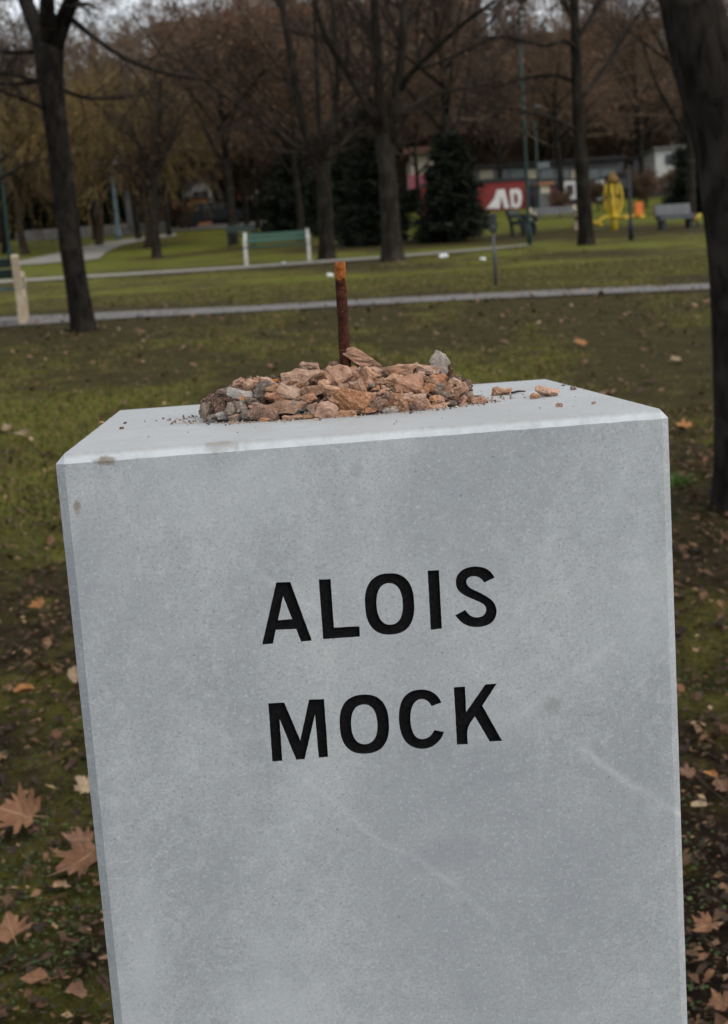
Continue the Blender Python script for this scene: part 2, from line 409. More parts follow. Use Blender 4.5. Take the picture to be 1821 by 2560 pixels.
M_seat_blue = noisy('faded_green_wood', (0.05, 0.10, 0.105), (0.08, 0.14, 0.14), 6, 0.6, 0.1, 0.002)
M_conc = noisy('bench_concrete', (0.34, 0.27, 0.19), (0.50, 0.41, 0.30), 7, 0.9, 0.3, 0.004)
M_conc_w = noisy('whitewashed_concrete', (0.42, 0.40, 0.36), (0.62, 0.60, 0.56), 7, 0.9, 0.3, 0.004)
M_pole_green = mat('green_pole_paint', (0.006, 0.030, 0.024), 0.5, 0, 0.3)
M_pole_blue = noisy('blue_pole_paint', (0.085, 0.14, 0.165), (0.13, 0.20, 0.225), 3, 0.6, 0.1, 0.002)
M_dark = noisy('dark_metal', (0.012, 0.013, 0.014), (0.03, 0.032, 0.035), 5, 0.6, 0.1, 0.002)
M_greymetal = noisy('grey_metal', (0.06, 0.065, 0.07), (0.10, 0.105, 0.11), 5, 0.5, 0.1, 0.002, metallic=0.3)
M_yellow = noisy('yellow_paint', (0.36, 0.24, 0.014), (0.55, 0.38, 0.03), 4, 0.5, 0.05, 0.002)
M_orangeplastic = mat('orange_plastic', (0.55, 0.13, 0.015), 0.5, 0, 0.4)
M_brown = noisy('brown_cap', (0.10, 0.06, 0.02), (0.2, 0.12, 0.03), 4)
M_paper = noisy('white_litter', (0.62, 0.64, 0.64), (0.78, 0.78, 0.76), 12, 0.8, 0.3, 0.01)
M_redwall = noisy('red_wall_paint', (0.15, 0.022, 0.022), (0.24, 0.040, 0.036), 1.2, 0.8, 0.1, 0.01)
M_white = noisy('white_paint', (0.46, 0.46, 0.45), (0.58, 0.58, 0.57), 1.0, 0.8, 0.05, 0.01)
M_pinkpaint = mat('pink_paint', (0.45, 0.13, 0.16), 0.8)
M_purple = noisy('dark_purple_wall', (0.030, 0.024, 0.038), (0.055, 0.045, 0.065), 1.0)
M_greywall = noisy('grey_wall', (0.10, 0.10, 0.105), (0.17, 0.165, 0.165), 0.8)
M_darkwall = noisy('dark_wall', (0.022, 0.022, 0.026), (0.045, 0.043, 0.046), 0.8)
M_cream = noisy('cream_render', (0.42, 0.36, 0.27), (0.58, 0.52, 0.42), 0.5)
M_brownwall = noisy('brown_brick_facade', (0.13, 0.075, 0.05), (0.20, 0.125, 0.085), 0.5)
M_redfacade = noisy('red_facade', (0.34, 0.075, 0.05), (0.45, 0.12, 0.08), 0.5)
M_orangewall = noisy('orange_facade', (0.30, 0.13, 0.06), (0.42, 0.2, 0.1), 0.5)
M_glass = mat('window_glass', (0.04, 0.05, 0.06), 0.12, 0, 0.6)
M_paleglass = mat('pale_glass_band', (0.14, 0.165, 0.17), 0.2, 0, 0.5)
M_stonewall = noisy('stone_wall', (0.11, 0.10, 0.095), (0.22, 0.205, 0.19), 3, 0.95, 0.4, 0.02)
M_roof = noisy('roof', (0.10, 0.05, 0.035), (0.16, 0.085, 0.06), 2)

# ------------------------------------------------------------------ ground
BARE = [(G(*a), r_) for a, r_ in [((208, 822), .9), ((1830, 1235), .8), ((820, 660), 1.6), ((982, 674), 1.5), ((1468, 632), 1.4), ((391, 643), 1.6), ((945, 612), 2.6), ((1135, 604), 2.8), ((600, 622), 2.0), ((1540, 580), 3.0), ((1310, 592), 2.0), ((44, 800), 1.0), ((1700, 575), 2.0)]]
def green(x, y):
    """how much living grass grows at a spot (0 bare soil and litter, 1 lawn)"""
    x = np.asarray(x, float); y = np.asarray(y, float)
    b = np.interp(y, [0, 3.5, 5.2, 6.5, 9, 12.5, 14, 16, 17.6, 20, 24, 36, 40, 60, 90], [.04, .08, .20, .40, .60, .64, .40, .34, .42, .60, .76, .82, .85, .86, .8])
    n = fbm(x * 1.1 + 3, y * 0.9, 5, 4) - 0.5
    n2 = fbm(x * 0.22 + 9, y * 0.16, 11, 3) - 0.5
    g = b + n * np.where(y < 20, 1.3, 0.7) + n2 * 0.9
    g = g - np.where((y > 5) & (y < 13), 0.34 * np.clip((x - 1.2 - 0.05 * y) / 1.2, 0, 1), 0)       # littered lawn to the right
    g = g - 0.55 * np.exp(-((y - 45) / 2.2) ** 2) * np.clip((x + 3) / 5, 0, 1)                      # worn strip before conifers and play area
    for b_, rb_ in BARE: g = g - 0.6 * np.exp(-((x - b_.x) ** 2 + ((y - b_.y) / 1.4) ** 2) / rb_ ** 2)
    return np.clip(g, 0, 1)

ys = np.concatenate([np.arange(-40, 1.5, 2.5), np.arange(1.5, 7, 0.055), np.arange(7, 20, 0.13), np.arange(20, 60, 0.5), np.arange(60, 130, 1.5), np.array([135, 145, 160, 190, 240, 320, 450, 650, 899])])
xh = np.concatenate([np.arange(0, 2.6, 0.065), np.arange(2.7, 14, 0.28), np.arange(14, 40, 1.6), np.array([42, 50, 65, 90, 140, 220, 350, 600])])
xs = np.concatenate([-xh[::-1][:-1], xh])
XX, YY = np.meshgrid(xs, ys)
ZZ = gz(XX, YY)
lump = (fbm(XX * 6, YY * 6, 21, 3) - 0.5) * 0.035 * np.clip((9 - YY) / 4, 0, 1)
ZZ = ZZ + lump - 0.004
nx = len(xs); ny = len(ys)
idx = np.arange(nx * ny).reshape(ny, nx)
quads = np.stack([idx[:-1, :-1], idx[:-1, 1:], idx[1:, 1:], idx[1:, :-1]], -1).reshape(-1, 4)
me = make_mesh('lawn_ground', np.stack([XX, YY, ZZ], -1).reshape(-1, 3), [quads], True)
at = me.attributes.new('grass_cover', 'FLOAT', 'POINT'); at.data.foreach_set('value', green(XX, YY).ravel().astype(np.float32))
M_lawn = mat('lawn', (0.06, 0.07, 0.02), 0.95, 0, 0.1); t = NT(M_lawn); v = t.n('ShaderNodeNewGeometry').outputs['Position']
ga = t.n('ShaderNodeAttribute'); ga.attribute_name = 'grass_cover'
soil = t.ramp(t.noise(v, 9, 8, 0.7, 0.5), [(0.3, (0.007, 0.0045, 0.0025)), (0.55, (0.024, 0.014, 0.007)), (0.78, (0.080, 0.045, 0.022))])
grs = t.ramp(t.noise(v, 5, 7, 0.72, 0.5), [(0.3, (0.040, 0.038, 0.006)), (0.52, (0.088, 0.082, 0.012)), (0.76, (0.165, 0.128, 0.032))])
lush = t.ramp(t.noise(v, 2.5, 7, 0.72, 0.5), [(0.3, (0.062, 0.068, 0.009)), (0.55, (0.110, 0.115, 0.014)), (0.8, (0.165, 0.145, 0.028))])
grs = t.mix(t.mr(ga.outputs['Fac'], 0.62, 0.90), grs, lush)
k = t.math('ADD', ga.outputs['Fac'], t.math('MULTIPLY', t.math('SUBTRACT', t.noise(v, 3.2, 8, 0.78, 0.6), 0.5), 1.6))
sy_ = t.n('ShaderNodeSeparateXYZ'); t.l(v, sy_.inputs[0])
near_ = t.mr(sy_.outputs['Y'], 4.5, 7.5, 0.0, 0.28)          # thin turf over the soil from a few metres on
c = t.mix(t.math('MAXIMUM', t.mr(k, 0.28, 0.72), near_), soil, grs)
pale = t.mr(t.noise(v, 7.5, 6, 0.75), 0.63, 0.72, 0, 0.55)
c = t.mix(pale, c, (0.15, 0.085, 0.042))
t.color(c)
t.bump(t.noise(v, 30, 8, 0.75), 0.7, 0.03)
ground = link('lawn_ground', me, M_lawn); tag(ground, kind='structure')

def strip(name, pairs, m, dz=0.02, sub=6, kind='structure'):
    A = [G(*a) for a, b in pairs]; B = [G(*b) for a, b in pairs]
    V = []; n = 0
    for i in range(len(A) - 1):
        for s_ in range(sub if i < len(A) - 2 else sub + 1):
            f = s_ / sub
            a = A[i].lerp(A[i + 1], f); b = B[i].lerp(B[i + 1], f)
            for g in (0, 0.33, 0.67, 1):
                p = a.lerp(b, g); V.append((p.x, p.y, gzf(p.x, p.y) + dz))
            n += 1
    q = [(i * 4 + j, i * 4 + j + 1, i * 4 + 5 + j, i * 4 + 4 + j) for i in range(n - 1) for j in range(3)]
    o = link(name, make_mesh(name, np.array(V), [np.array(q)], True), m); tag(o, kind=kind); return o
strip('asphalt_path', [((-60, 799), (-60, 822)), ((0, 795), (0, 819)), ((310, 780), (310, 797)), ((620, 767), (620, 781)), ((910, 750), (910, 764)), ((1210, 735), (1210, 749)), ((1500, 722), (1500, 736)), ((1765, 711), (1765, 725)), ((1900, 705), (1900, 719))], M_path, 0.012)
strip('far_path', [((-60, 704), (-60, 713)), ((0, 701), (0, 709)), ((230, 688), (230, 695)), ((600, 666), (600, 673)), ((960, 641), (960, 647)), ((1200, 622), (1200, 627)), ((1330, 611), (1330, 614))], M_path2, 0.02)
strip('winding_path', [((-60, 667), (-60, 672)), ((30, 657), (30, 665)), ((100, 643), (100, 661)), ((155, 630), (155, 656)), ((215, 616), (215, 653)), ((240, 610), (247, 648)), ((275, 604), (265, 632)), ((310, 599), (305, 614)), ((350, 594), (350, 604)), ((390, 589), (390, 598)), ((440, 583), (440, 591))], M_path2, 0.03)
strip('street', [((430, 566), (430, 580)), ((520, 560), (520, 574)), ((600, 551), (600, 571)), ((700, 545), (700, 562))], M_path2, 0.04)

# ------------------------------------------------------------------ marble plinth
PX0, PY0, PZ0, PYAW = -0.24295, 1.06405, EYE - 0.10736, 0.06815
W_, D_, cl, crr, ct, cf = 0.5, 0.45606, 0.0075, 0.00685, 0.0078, 0.005
plinth_root_m = Matrix.Translation((PX0, PY0, PZ0)) @ Matrix.Rotation(PYAW, 4, 'Z')
LETTERS = [
  [ [(167.8,-117.9),(179.3,-118.4),(193.2,-169.0),(184.3,-169.1),(181.1,-158.1),(164.4,-157.4),(161.2,-168.8),(152.3,-168.8)], [(172.5,-129.6),(178.4,-149.5),(166.8,-149.5)] ],
  [ [(202.6,-118.3),(212.4,-118.7),(212.2,-159.6),(233.3,-160.4),(233.0,-169.2),(202.6,-168.7)] ],
  [ [(279.9,-144.3),(279.6,-150.0),(279.0,-154.2),(277.9,-157.9),(276.5,-161.1),(274.6,-163.8),(272.5,-166.0),(269.9,-167.7),(267.0,-168.9),(263.6,-169.6),(259.1,-169.8),(254.6,-169.4),(251.3,-168.5),(248.4,-167.1),(245.9,-165.3),(243.8,-162.9),(242.0,-160.1),(240.7,-156.9),(239.7,-153.2),(239.2,-148.9),(239.1,-143.2),(239.3,-137.5),(240.0,-133.3),(241.1,-129.7),(242.6,-126.5),(244.4,-123.9),(246.6,-121.7),(249.1,-120.0),(252.0,-118.7),(255.3,-118.0),(259.8,-117.9),(264.3,-118.3),(267.6,-119.1),(270.5,-120.5),(273.0,-122.3),(275.1,-124.6),(276.9,-127.4),(278.2,-130.6),(279.2,-134.3),(279.8,-138.6)], [(270.3,-144.0),(270.2,-147.5),(269.8,-150.3),(269.2,-152.8),(268.4,-155.1),(267.4,-157.0),(266.1,-158.6),(264.7,-159.8),(263.2,-160.7),(261.4,-161.2),(259.2,-161.3),(257.1,-161.1),(255.3,-160.5),(253.8,-159.5),(252.4,-158.2),(251.2,-156.5),(250.3,-154.6),(249.5,-152.3),(249.0,-149.8),(248.7,-147.0),(248.6,-143.5),(248.8,-140.0),(249.2,-137.2),(249.8,-134.7),(250.6,-132.5),(251.6,-130.6),(252.8,-129.0),(254.2,-127.8),(255.8,-126.9),(257.5,-126.4),(259.7,-126.2),(261.9,-126.5),(263.6,-127.1),(265.1,-128.1),(266.5,-129.4),(267.7,-131.0),(268.6,-132.9),(269.4,-135.2),(269.9,-137.7),(270.3,-140.5)] ],
  [ [(292.6,-118.4),(302.0,-118.8),(301.6,-168.3),(292.2,-168.6)] ],
  [ [(347.9,-129.0),(339.2,-132.4),(336.7,-128.9),(333.6,-126.8),(329.5,-126.1),(325.9,-127.0),(324.1,-129.6),(324.4,-132.9),(327.1,-136.2),(334.3,-140.2),(341.5,-144.9),(346.5,-149.8),(348.4,-156.1),(347.5,-161.7),(344.1,-166.8),(338.7,-169.3),(331.2,-169.9),(323.9,-168.3),(318.1,-164.8),(313.3,-158.0),(322.0,-154.1),(324.4,-158.2),(328.4,-161.0),(333.2,-161.6),(337.4,-160.1),(339.6,-156.5),(339.2,-152.7),(336.1,-149.4),(328.1,-145.3),(320.6,-141.0),(316.3,-136.4),(315.1,-131.1),(316.2,-125.2),(320.6,-120.3),(327.4,-118.2),(334.8,-118.2),(342.1,-120.9),(346.3,-125.5)] ],
  [ [(153.3,-219.2),(166.5,-219.7),(177.3,-253.4),(187.2,-219.0),(199.7,-219.7),(199.4,-269.8),(191.6,-269.9),(191.2,-232.3),(179.7,-270.0),(172.7,-269.9),(161.6,-233.4),(161.1,-269.7),(152.8,-269.6)] ],
  [ [(252.3,-245.1),(252.0,-250.8),(251.3,-254.9),(250.2,-258.6),(248.7,-261.7),(246.9,-264.4),(244.7,-266.6),(242.1,-268.3),(239.1,-269.4),(235.7,-270.1),(231.2,-270.2),(226.6,-269.8),(223.2,-268.9),(220.3,-267.5),(217.8,-265.6),(215.7,-263.3),(213.9,-260.5),(212.6,-257.3),(211.6,-253.6),(211.1,-249.4),(211.0,-243.7),(211.3,-238.1),(212.0,-233.9),(213.1,-230.3),(214.6,-227.2),(216.4,-224.6),(218.6,-222.4),(221.2,-220.8),(224.1,-219.6),(227.5,-218.9),(232.0,-218.8),(236.6,-219.2),(239.9,-220.1),(242.8,-221.4),(245.3,-223.3),(247.5,-225.6),(249.2,-228.3),(250.6,-231.5),(251.6,-235.2),(252.2,-239.4)], [(242.6,-244.9),(242.4,-248.4),(242.0,-251.1),(241.4,-253.6),(240.6,-255.8),(239.5,-257.6),(238.3,-259.2),(236.9,-260.4),(235.3,-261.2),(233.5,-261.7),(231.3,-261.9),(229.1,-261.6),(227.3,-261.0),(225.8,-260.0),(224.4,-258.7),(223.2,-257.1),(222.2,-255.1),(221.5,-252.9),(220.9,-250.4),(220.7,-247.7),(220.6,-244.2),(220.8,-240.8),(221.2,-238.0),(221.8,-235.6),(222.7,-233.4),(223.7,-231.6),(224.9,-230.0),(226.3,-228.8),(227.9,-228.0),(229.7,-227.5),(231.9,-227.4),(234.1,-227.6),(235.8,-228.2),(237.4,-229.2),(238.8,-230.5),(239.9,-232.1),(240.9,-234.0),(241.7,-236.2),(242.2,-238.7),(242.5,-241.5)] ],
  [ [(297.4,-231.8),(289.0,-234.2),(286.7,-229.9),(283.1,-227.5),(278.7,-227.1),(274.8,-229.3),(271.9,-234.4),(270.4,-242.0),(270.5,-249.8),(272.3,-256.9),(275.1,-260.7),(279.5,-262.2),(284.1,-261.4),(287.7,-258.8),(290.1,-255.0),(298.1,-257.4),(296.0,-262.2),(291.2,-267.2),(285.0,-270.4),(277.5,-270.6),(270.1,-268.0),(264.5,-262.4),(261.3,-253.5),(260.6,-242.6),(261.9,-232.7),(265.4,-224.6),(271.6,-219.8),(279.2,-218.6),(286.6,-219.8),(292.3,-223.2),(295.8,-227.7)] ],
  [ [(308.6,-219.6),(318.0,-219.7),(317.8,-241.8),(335.3,-219.4),(345.0,-219.6),(331.7,-237.6),(346.9,-269.8),(336.4,-269.6),(324.9,-246.3),(317.6,-255.7),(317.6,-270.0),(308.4,-269.6)] ],
]
def ring8(z): return [(cl, 0, z), (W_ - crr, 0, z), (W_, cf, z), (W_, D_ - cf, z), (W_ - crr, D_, z), (cl, D_, z), (0, D_ - cf, z), (0, cf, z)]
Vb = ring8(-1.72) + ring8(-ct) + [(cl, cf, 0), (W_ - crr, cf, 0), (W_ - crr, D_ - cf, 0), (cl, D_ - cf, 0)]
bm = bmesh.new(); bv = [bm.verts.new(p) for p in Vb]
F = [list(range(7, -1, -1))] + [[i, (i + 1) % 8, 8 + (i + 1) % 8, 8 + i] for i in range(8)]
F += [[16, 17, 18, 19], [8, 9, 17, 16], [10, 11, 18, 17], [12, 13, 19, 18], [14, 15, 16, 19], [9, 10, 17], [11, 12, 18], [13, 14, 19], [15, 8, 16]]
for f_ in F: bm.faces.new([bv[i] for i in f_])
bmesh.ops.recalc_face_normals(bm, faces=bm.faces)
# the hand-worked chamfer: its edges wander a little within the two planes they join
long_e = [e for e in bm.edges if min(v_.co.z for v_ in e.verts) > -0.02 and (e.verts[0].co - e.verts[1].co).length > 0.2]
vert_e = [e for e in bm.edges if abs(e.verts[0].co.z - e.verts[1].co.z) > 1.0]
bmesh.ops.subdivide_edges(bm, edges=long_e, cuts=90); bmesh.ops.subdivide_edges(bm, edges=vert_e, cuts=160)
for v_ in bm.verts:
    x, y, z = v_.co; s_ = x if abs(x) > 1e-4 and abs(x - W_) > 1e-4 and (y < .006 or y > D_ - .006) else y
    a_ = (float(fbm(np.array(s_ * 90.0), np.array(3.0 + y * 7), 61, 3)) - .5) * .0011
    if -1.7 < z < -ct - .001:
        a_ = (float(fbm(np.array(z * 60.0), np.array(x * 9), 62, 3)) - .5) * .0009
        if abs(y) < 1e-5 or abs(y - D_) < 1e-5: v_.co.x += a_
        else: v_.co.y += a_
    elif abs(z) < 1e-5 and 0.02 < x < W_ - .02: v_.co.y += a_
    elif abs(z) < 1e-5 and 0.02 < y < D_ - .02: v_.co.x += a_
    elif abs(z + ct) < 1e-5 and (0.02 < x < W_ - .02 or 0.02 < y < D_ - .02): v_.co.z += a_
me = bpy.data.meshes.new('plinth'); bm.to_mesh(me); bm.free()
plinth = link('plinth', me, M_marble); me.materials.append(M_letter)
plinth.matrix_world = plinth_root_m

def rough_outline(poly, k):
    """resample an outline and let the chisel wander a little"""
    for _ in range(2):                                      # round the gentle bends, keep the true corners
        new = []; n = len(poly)
        for i in range(n):
            a, b, c_ = Vector(poly[i - 1]), Vector(poly[i]), Vector(poly[(i + 1) % n])
            if (b - a).angle(c_ - b) < R(48) and (b - a).length > 1e-6:
                new += [tuple(b.lerp(a, .25)), tuple(b.lerp(c_, .25))]
            else: new.append(tuple(b))
        poly = new
    out = []; rr = random.Random(k); n = len(poly)
    for i in range(n):
        a, b = Vector(poly[i]), Vector(poly[(i + 1) % n]); L = (b - a).length; m = max(1, int(L / 3.0))
        nrm = Vector((-(b - a).y, (b - a).x)) / max(L, 1e-6)
        for j in range(m):
            p = a.lerp(b, j / m)
            if j: p = p + nrm * rr.uniform(-0.10, 0.10)
            out.append((p.x, p.y))
    return out
def prism_mesh(name, polys, y0, y1):
    cu = bpy.data.curves.new(name, 'CURVE'); cu.dimensions = '2D'; cu.fill_mode = 'BOTH'
    cu.extrude = (y1 - y0) / 2
    for poly in polys:
        s_ = cu.splines.new('POLY'); s_.points.add(len(poly) - 1); s_.use_cyclic_u = True
        for p_, (x, z) in zip(s_.points, poly): p_.co = (x / 1000, z / 1000, 0, 1)
    o = bpy.data.objects.new(name, cu); col.objects.link(o)
    dg = bpy.context.evaluated_depsgraph_get()
    m = bpy.data.meshes.new_from_object(o.evaluated_get(dg))
    bpy.data.objects.remove(o); bpy.data.curves.remove(cu)
    bm = bmesh.new(); bm.from_mesh(m)
    bmesh.ops.remove_doubles(bm, verts=bm.verts, dist=1e-6)
    bmesh.ops.transform(bm, matrix=Matrix.Translation((0, (y0 + y1) / 2, 0)) @ Matrix.Rotation(R(90), 4, 'X'), verts=bm.verts)
    bmesh.ops.recalc_face_normals(bm, faces=bm.faces)
    bm.to_mesh(m); bm.free(); m.name = name
    return m
rough = [[rough_outline(p, i * 7 + j) for j, p in enumerate(polys)] for i, polys in enumerate(LETTERS)]
cutters = bpy.data.meshes.new('cut'); bmc = bmesh.new()
for polys in rough:
    m = prism_mesh('c', polys, -0.002, 0.0042); bmc.from_mesh(m)
bmc.to_mesh(cutters); bmc.free()
co = bpy.data.objects.new('cut', cutters); col.objects.link(co); co.matrix_world = plinth_root_m
mod = plinth.modifiers.new('b', 'BOOLEAN'); mod.object = co; mod.operation = 'DIFFERENCE'; mod.solver = 'EXACT'
bpy.context.view_layer.update()
dg = bpy.context.evaluated_depsgraph_get()
nm = bpy.data.meshes.new_from_object(plinth.evaluated_get(dg))
plinth.modifiers.remove(mod); bpy.data.objects.remove(co)
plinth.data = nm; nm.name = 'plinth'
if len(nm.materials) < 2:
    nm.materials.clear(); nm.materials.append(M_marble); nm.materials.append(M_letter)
for p_ in nm.polygons:                                     # the black paint also covers the walls of the cut
    c_ = p_.center; n_ = p_.normal
    inside = 0.0001 < c_.y < 0.0047 and -0.30 < c_.z < -0.10 and 0.1 < c_.x < 0.40
    p_.material_index = 1 if inside else 0
tag(plinth, 'pale grey marble plinth with chamfered edges and two engraved lines of black capitals', 'plinth')
for i, polys in enumerate(LETTERS):
    m = prism_mesh('letter', polys, 0.0034, 0.00415)
    cx_ = sum(p_[0] for p_ in polys[0]) / len(polys[0]) / 1000; cz_ = sum(p_[1] for p_ in polys[0]) / len(polys[0]) / 1000
    o = link('letter', m, M_letter, plinth)

# ------------------------------------------------------------------ rubble, rod, debris on top of the plinth
TOPZ = PZ0
def rock_mesh(seed, n=15, dims=(1, .8, .7)):
    rr = np.random.default_rng(seed); dm = np.array(dims, float) / max(dims)
    p = rr.normal(size=(n, 3)); p /= np.linalg.norm(p, axis=1, keepdims=True)
    p = np.sign(p) * np.abs(p) ** 0.72                         # boxy
    p *= rr.uniform(0.80, 1.0, (n, 1))
    p = p * dm
    bm = bmesh.new()
    for q in p: bm.verts.new(q)
    r_ = bmesh.ops.convex_hull(bm, input=bm.verts)
    bmesh.ops.delete(bm, geom=[g for g in r_['geom_interior'] if isinstance(g, bmesh.types.BMVert)], context='VERTS')
    bmesh.ops.triangulate(bm, faces=bm.faces)
    bmesh.ops.subdivide_edges(bm, edges=bm.edges, cuts=3, use_grid_fill=True)
    bm.verts.ensure_lookup_table(); bm.normal_update()
    o3 = rr.uniform(-50, 50, 3)
    from mathutils import noise as mn
    mv = []
    for v_ in bm.verts:
        q = Vector(v_.co) * 1.7 + Vector(o3)
        d = mn.noise(q) * 0.16 + mn.noise(q * 2.4) * 0.13 + mn.noise(q * 5.5) * 0.10 + (rr.random() - 0.5) * 0.025
        mv.append(v_.co + v_.normal * d * (dm.min() / .7) ** .6)
    for v_, c_ in zip(bm.verts, mv): v_.co = c_
    ext = np.array([v_.co[:] for v_ in bm.verts]); lo, hi = ext.min(0), ext.max(0)
    for v_ in bm.verts: v_.co = Vector((np.array(v_.co) - (lo + hi) / 2) / ((hi - lo)))   # unit box
    me = bpy.data.meshes.new('rubble_stone'); bm.to_mesh(me); bm.free()
    me.polygons.foreach_set('use_smooth', [False] * len(me.polygons))
    return me
MC = Vector((-0.0195, 1.318, TOPZ)); MA, MBb, MH = 0.147, 0.088, 0.0475
def heap(x, y):
    q = 1 - ((x - MC.x) / MA) ** 2 - ((y - MC.y) / MBb) ** 2
    return MH * math.sqrt(q) if q > 0 else 0.0
def heap_hit(px, py):
    y = 1.10
    while y < 1.47:
        p = P(px, py, y)
        if p.z < TOPZ + heap(p.x, p.y): return p
        y += 0.0015
    return None
GRP = 'stones of the rubble heap on the plinth'
def put_rock(px, py, w, h, ang, m, seed, label=None, deep=0.75, group=GRP, cat='stone', name='rubble_stone', sink=0.0):
    hit = heap_hit(px, py)
    if hit is None or hit.y > MC.y + 0.01: hit = P(px, py, MC.y)
    s = hit.y / FPX
    W, H = w * s, h * s; Dp = max(min(W, H * 1.6) * deep, 0.5 * min(W, H))
    o = link(name, rock_mesh(seed, dims=(W, Dp, H)), None); o.data.materials.append(m)
    d = (hit - Vector((0, 0, EYE))).normalized()
    loc = hit + d * Dp * 0.22
    if loc.z - H * 0.5 < TOPZ - 0.001: loc.z = max(loc.z, TOPZ + H * 0.42)
    o.location = loc; o.scale = (W * 1.18, Dp, H * 1.24)
    rr = random.Random(seed)
    o.rotation_euler = (rr.uniform(-0.3, 0.3), -R(ang) - ROLL * 0.0, rr.uniform(-0.35, 0.35))
    tag(o, label or 'small angular pinkish tan stone chip packed among the others in the rubble heap', cat, group)
    return o
T, K, G_, U, DK, LI = M_tan, M_pink, M_grey, M_rustrock, M_darkrock, M_lichen
R4 = [  # x, y, w, h, tilt (degrees, counter-clockwise), material, label  -- read in an enlarged view of the heap's left half
 (190, 1320, 150, 115, 38, G_, 'dark grey jagged stone at the far left foot of the rubble heap'),
 (285, 1280, 105, 130, 10, DK, 'dark rust-brown crumbling lump just right of the leftmost grey stone'),
 (395, 1150, 220, 130, 42, G_, 'large grey-brown slab sloping up on the heap\'s left shoulder'),
 (455, 1125, 110, 110, 20, K, None),
 (495, 1205, 270, 75, -20, LI, 'pale grey lichen-like crust slab tilted down to the right on the left side'),
 (395, 1312, 130, 100, 0, G_, 'rounded grey stone beside the dark rusty lump at the left foot'),
 (462, 1282, 115, 100, 15, G_, None),
 (315, 1365, 110, 65, 0, LI, 'whitish crumbly stone lying at the left front foot of the heap'),
 (408, 1385, 90, 50, 0, G_, None), (505, 1352, 85, 66, 0, G_, None),
 (560, 1130, 150, 130, 0, T, None), (640, 1148, 110, 145, -40, G_, 'grey blade-shaped stone standing on edge in the left shoulder'),
 (690, 1085, 180, 66, -18, T, 'curved tan flake arching over the top of the left shoulder'),
 (720, 1140, 100, 70, 0, T, None),
 (640, 1338, 250, 125, -6, U, 'big rounded rust-brown stone at the front foot, left of the middle'),
 (860, 1182, 195, 135, -12, T, 'egg-shaped tan pitted stone left of the middle of the heap'),
 (745, 1215, 170, 90, 0, K, None),
 (955, 1062, 350, 140, 6, T, 'largest tan boulder below the crest, left of the iron rod'),
 (1020, 968, 160, 72, -8, T, 'peaked brownish stone on the crest left of the iron rod'),
 (820, 1292, 340, 105, 0, T, 'long tan slab with a shaded underside across the left front'),
 (930, 1290, 130, 90, 10, G_, None),
 (1015, 1222, 120, 72, 10, K, None), (1040, 1165, 165, 78, 5, T, None), (885, 1376, 155, 48, 0, T, 'flat tan flake lying on the marble at the front foot'),
 (1002, 1376, 90, 50, 12, T, None), (1165, 1318, 170, 155, -20, K, 'upright squarish pink-tan stone with pits at the front middle'),
 (1358, 1250, 300, 165, -8, U, 'big wedge-shaped orange-brown stone in the front middle'),
 (1150, 1040, 170, 90, 10, T, None), (1255, 1050, 215, 165, 0, K, 'light tan block right under the foot of the rod'),
 (1222, 948, 95, 52, 0, U, None), (1210, 1160, 180, 82, -8, T, None), (1485, 1062, 140, 150, -42, T, 'tan bar-shaped stone leaning below the long stone beside the rod'),
 (1380, 1130, 120, 90, 0, T, None), (1450, 1130, 52, 125, 14, K, None), (1322, 1345, 135, 52, 0, T, None), (1480, 1322, 170, 52, 6, K, 'flat pinkish flake lying in front of the orange-brown wedge'),
 (1450, 915, 340, 105, -30, K, 'long tan stone leaning against the rusty rod and sloping down right'),
 (680, 1406, 120, 38, 8, K, None), (1240, 1235, 120, 85, 0, T, None), (1345, 1000, 110, 70, 0, K, None), (1390, 1040, 90, 90, 20, K, None),
 (1060, 1320, 90, 110, 20, T, None), (1085, 1350, 70, 80, 0, T, None), (1260, 1370, 70, 50, 20, T, None), (560, 1235, 120, 50, -10, G_, None), (240, 1370, 90, 40, 0, G_, None), (600, 1080, 90, 50, 0, T, None),
 (1140, 1100, 90, 60, 10, T, None), (1300, 1130, 80, 60, 0, T, None), (1560, 1000, 100, 60, -20, K, None)]
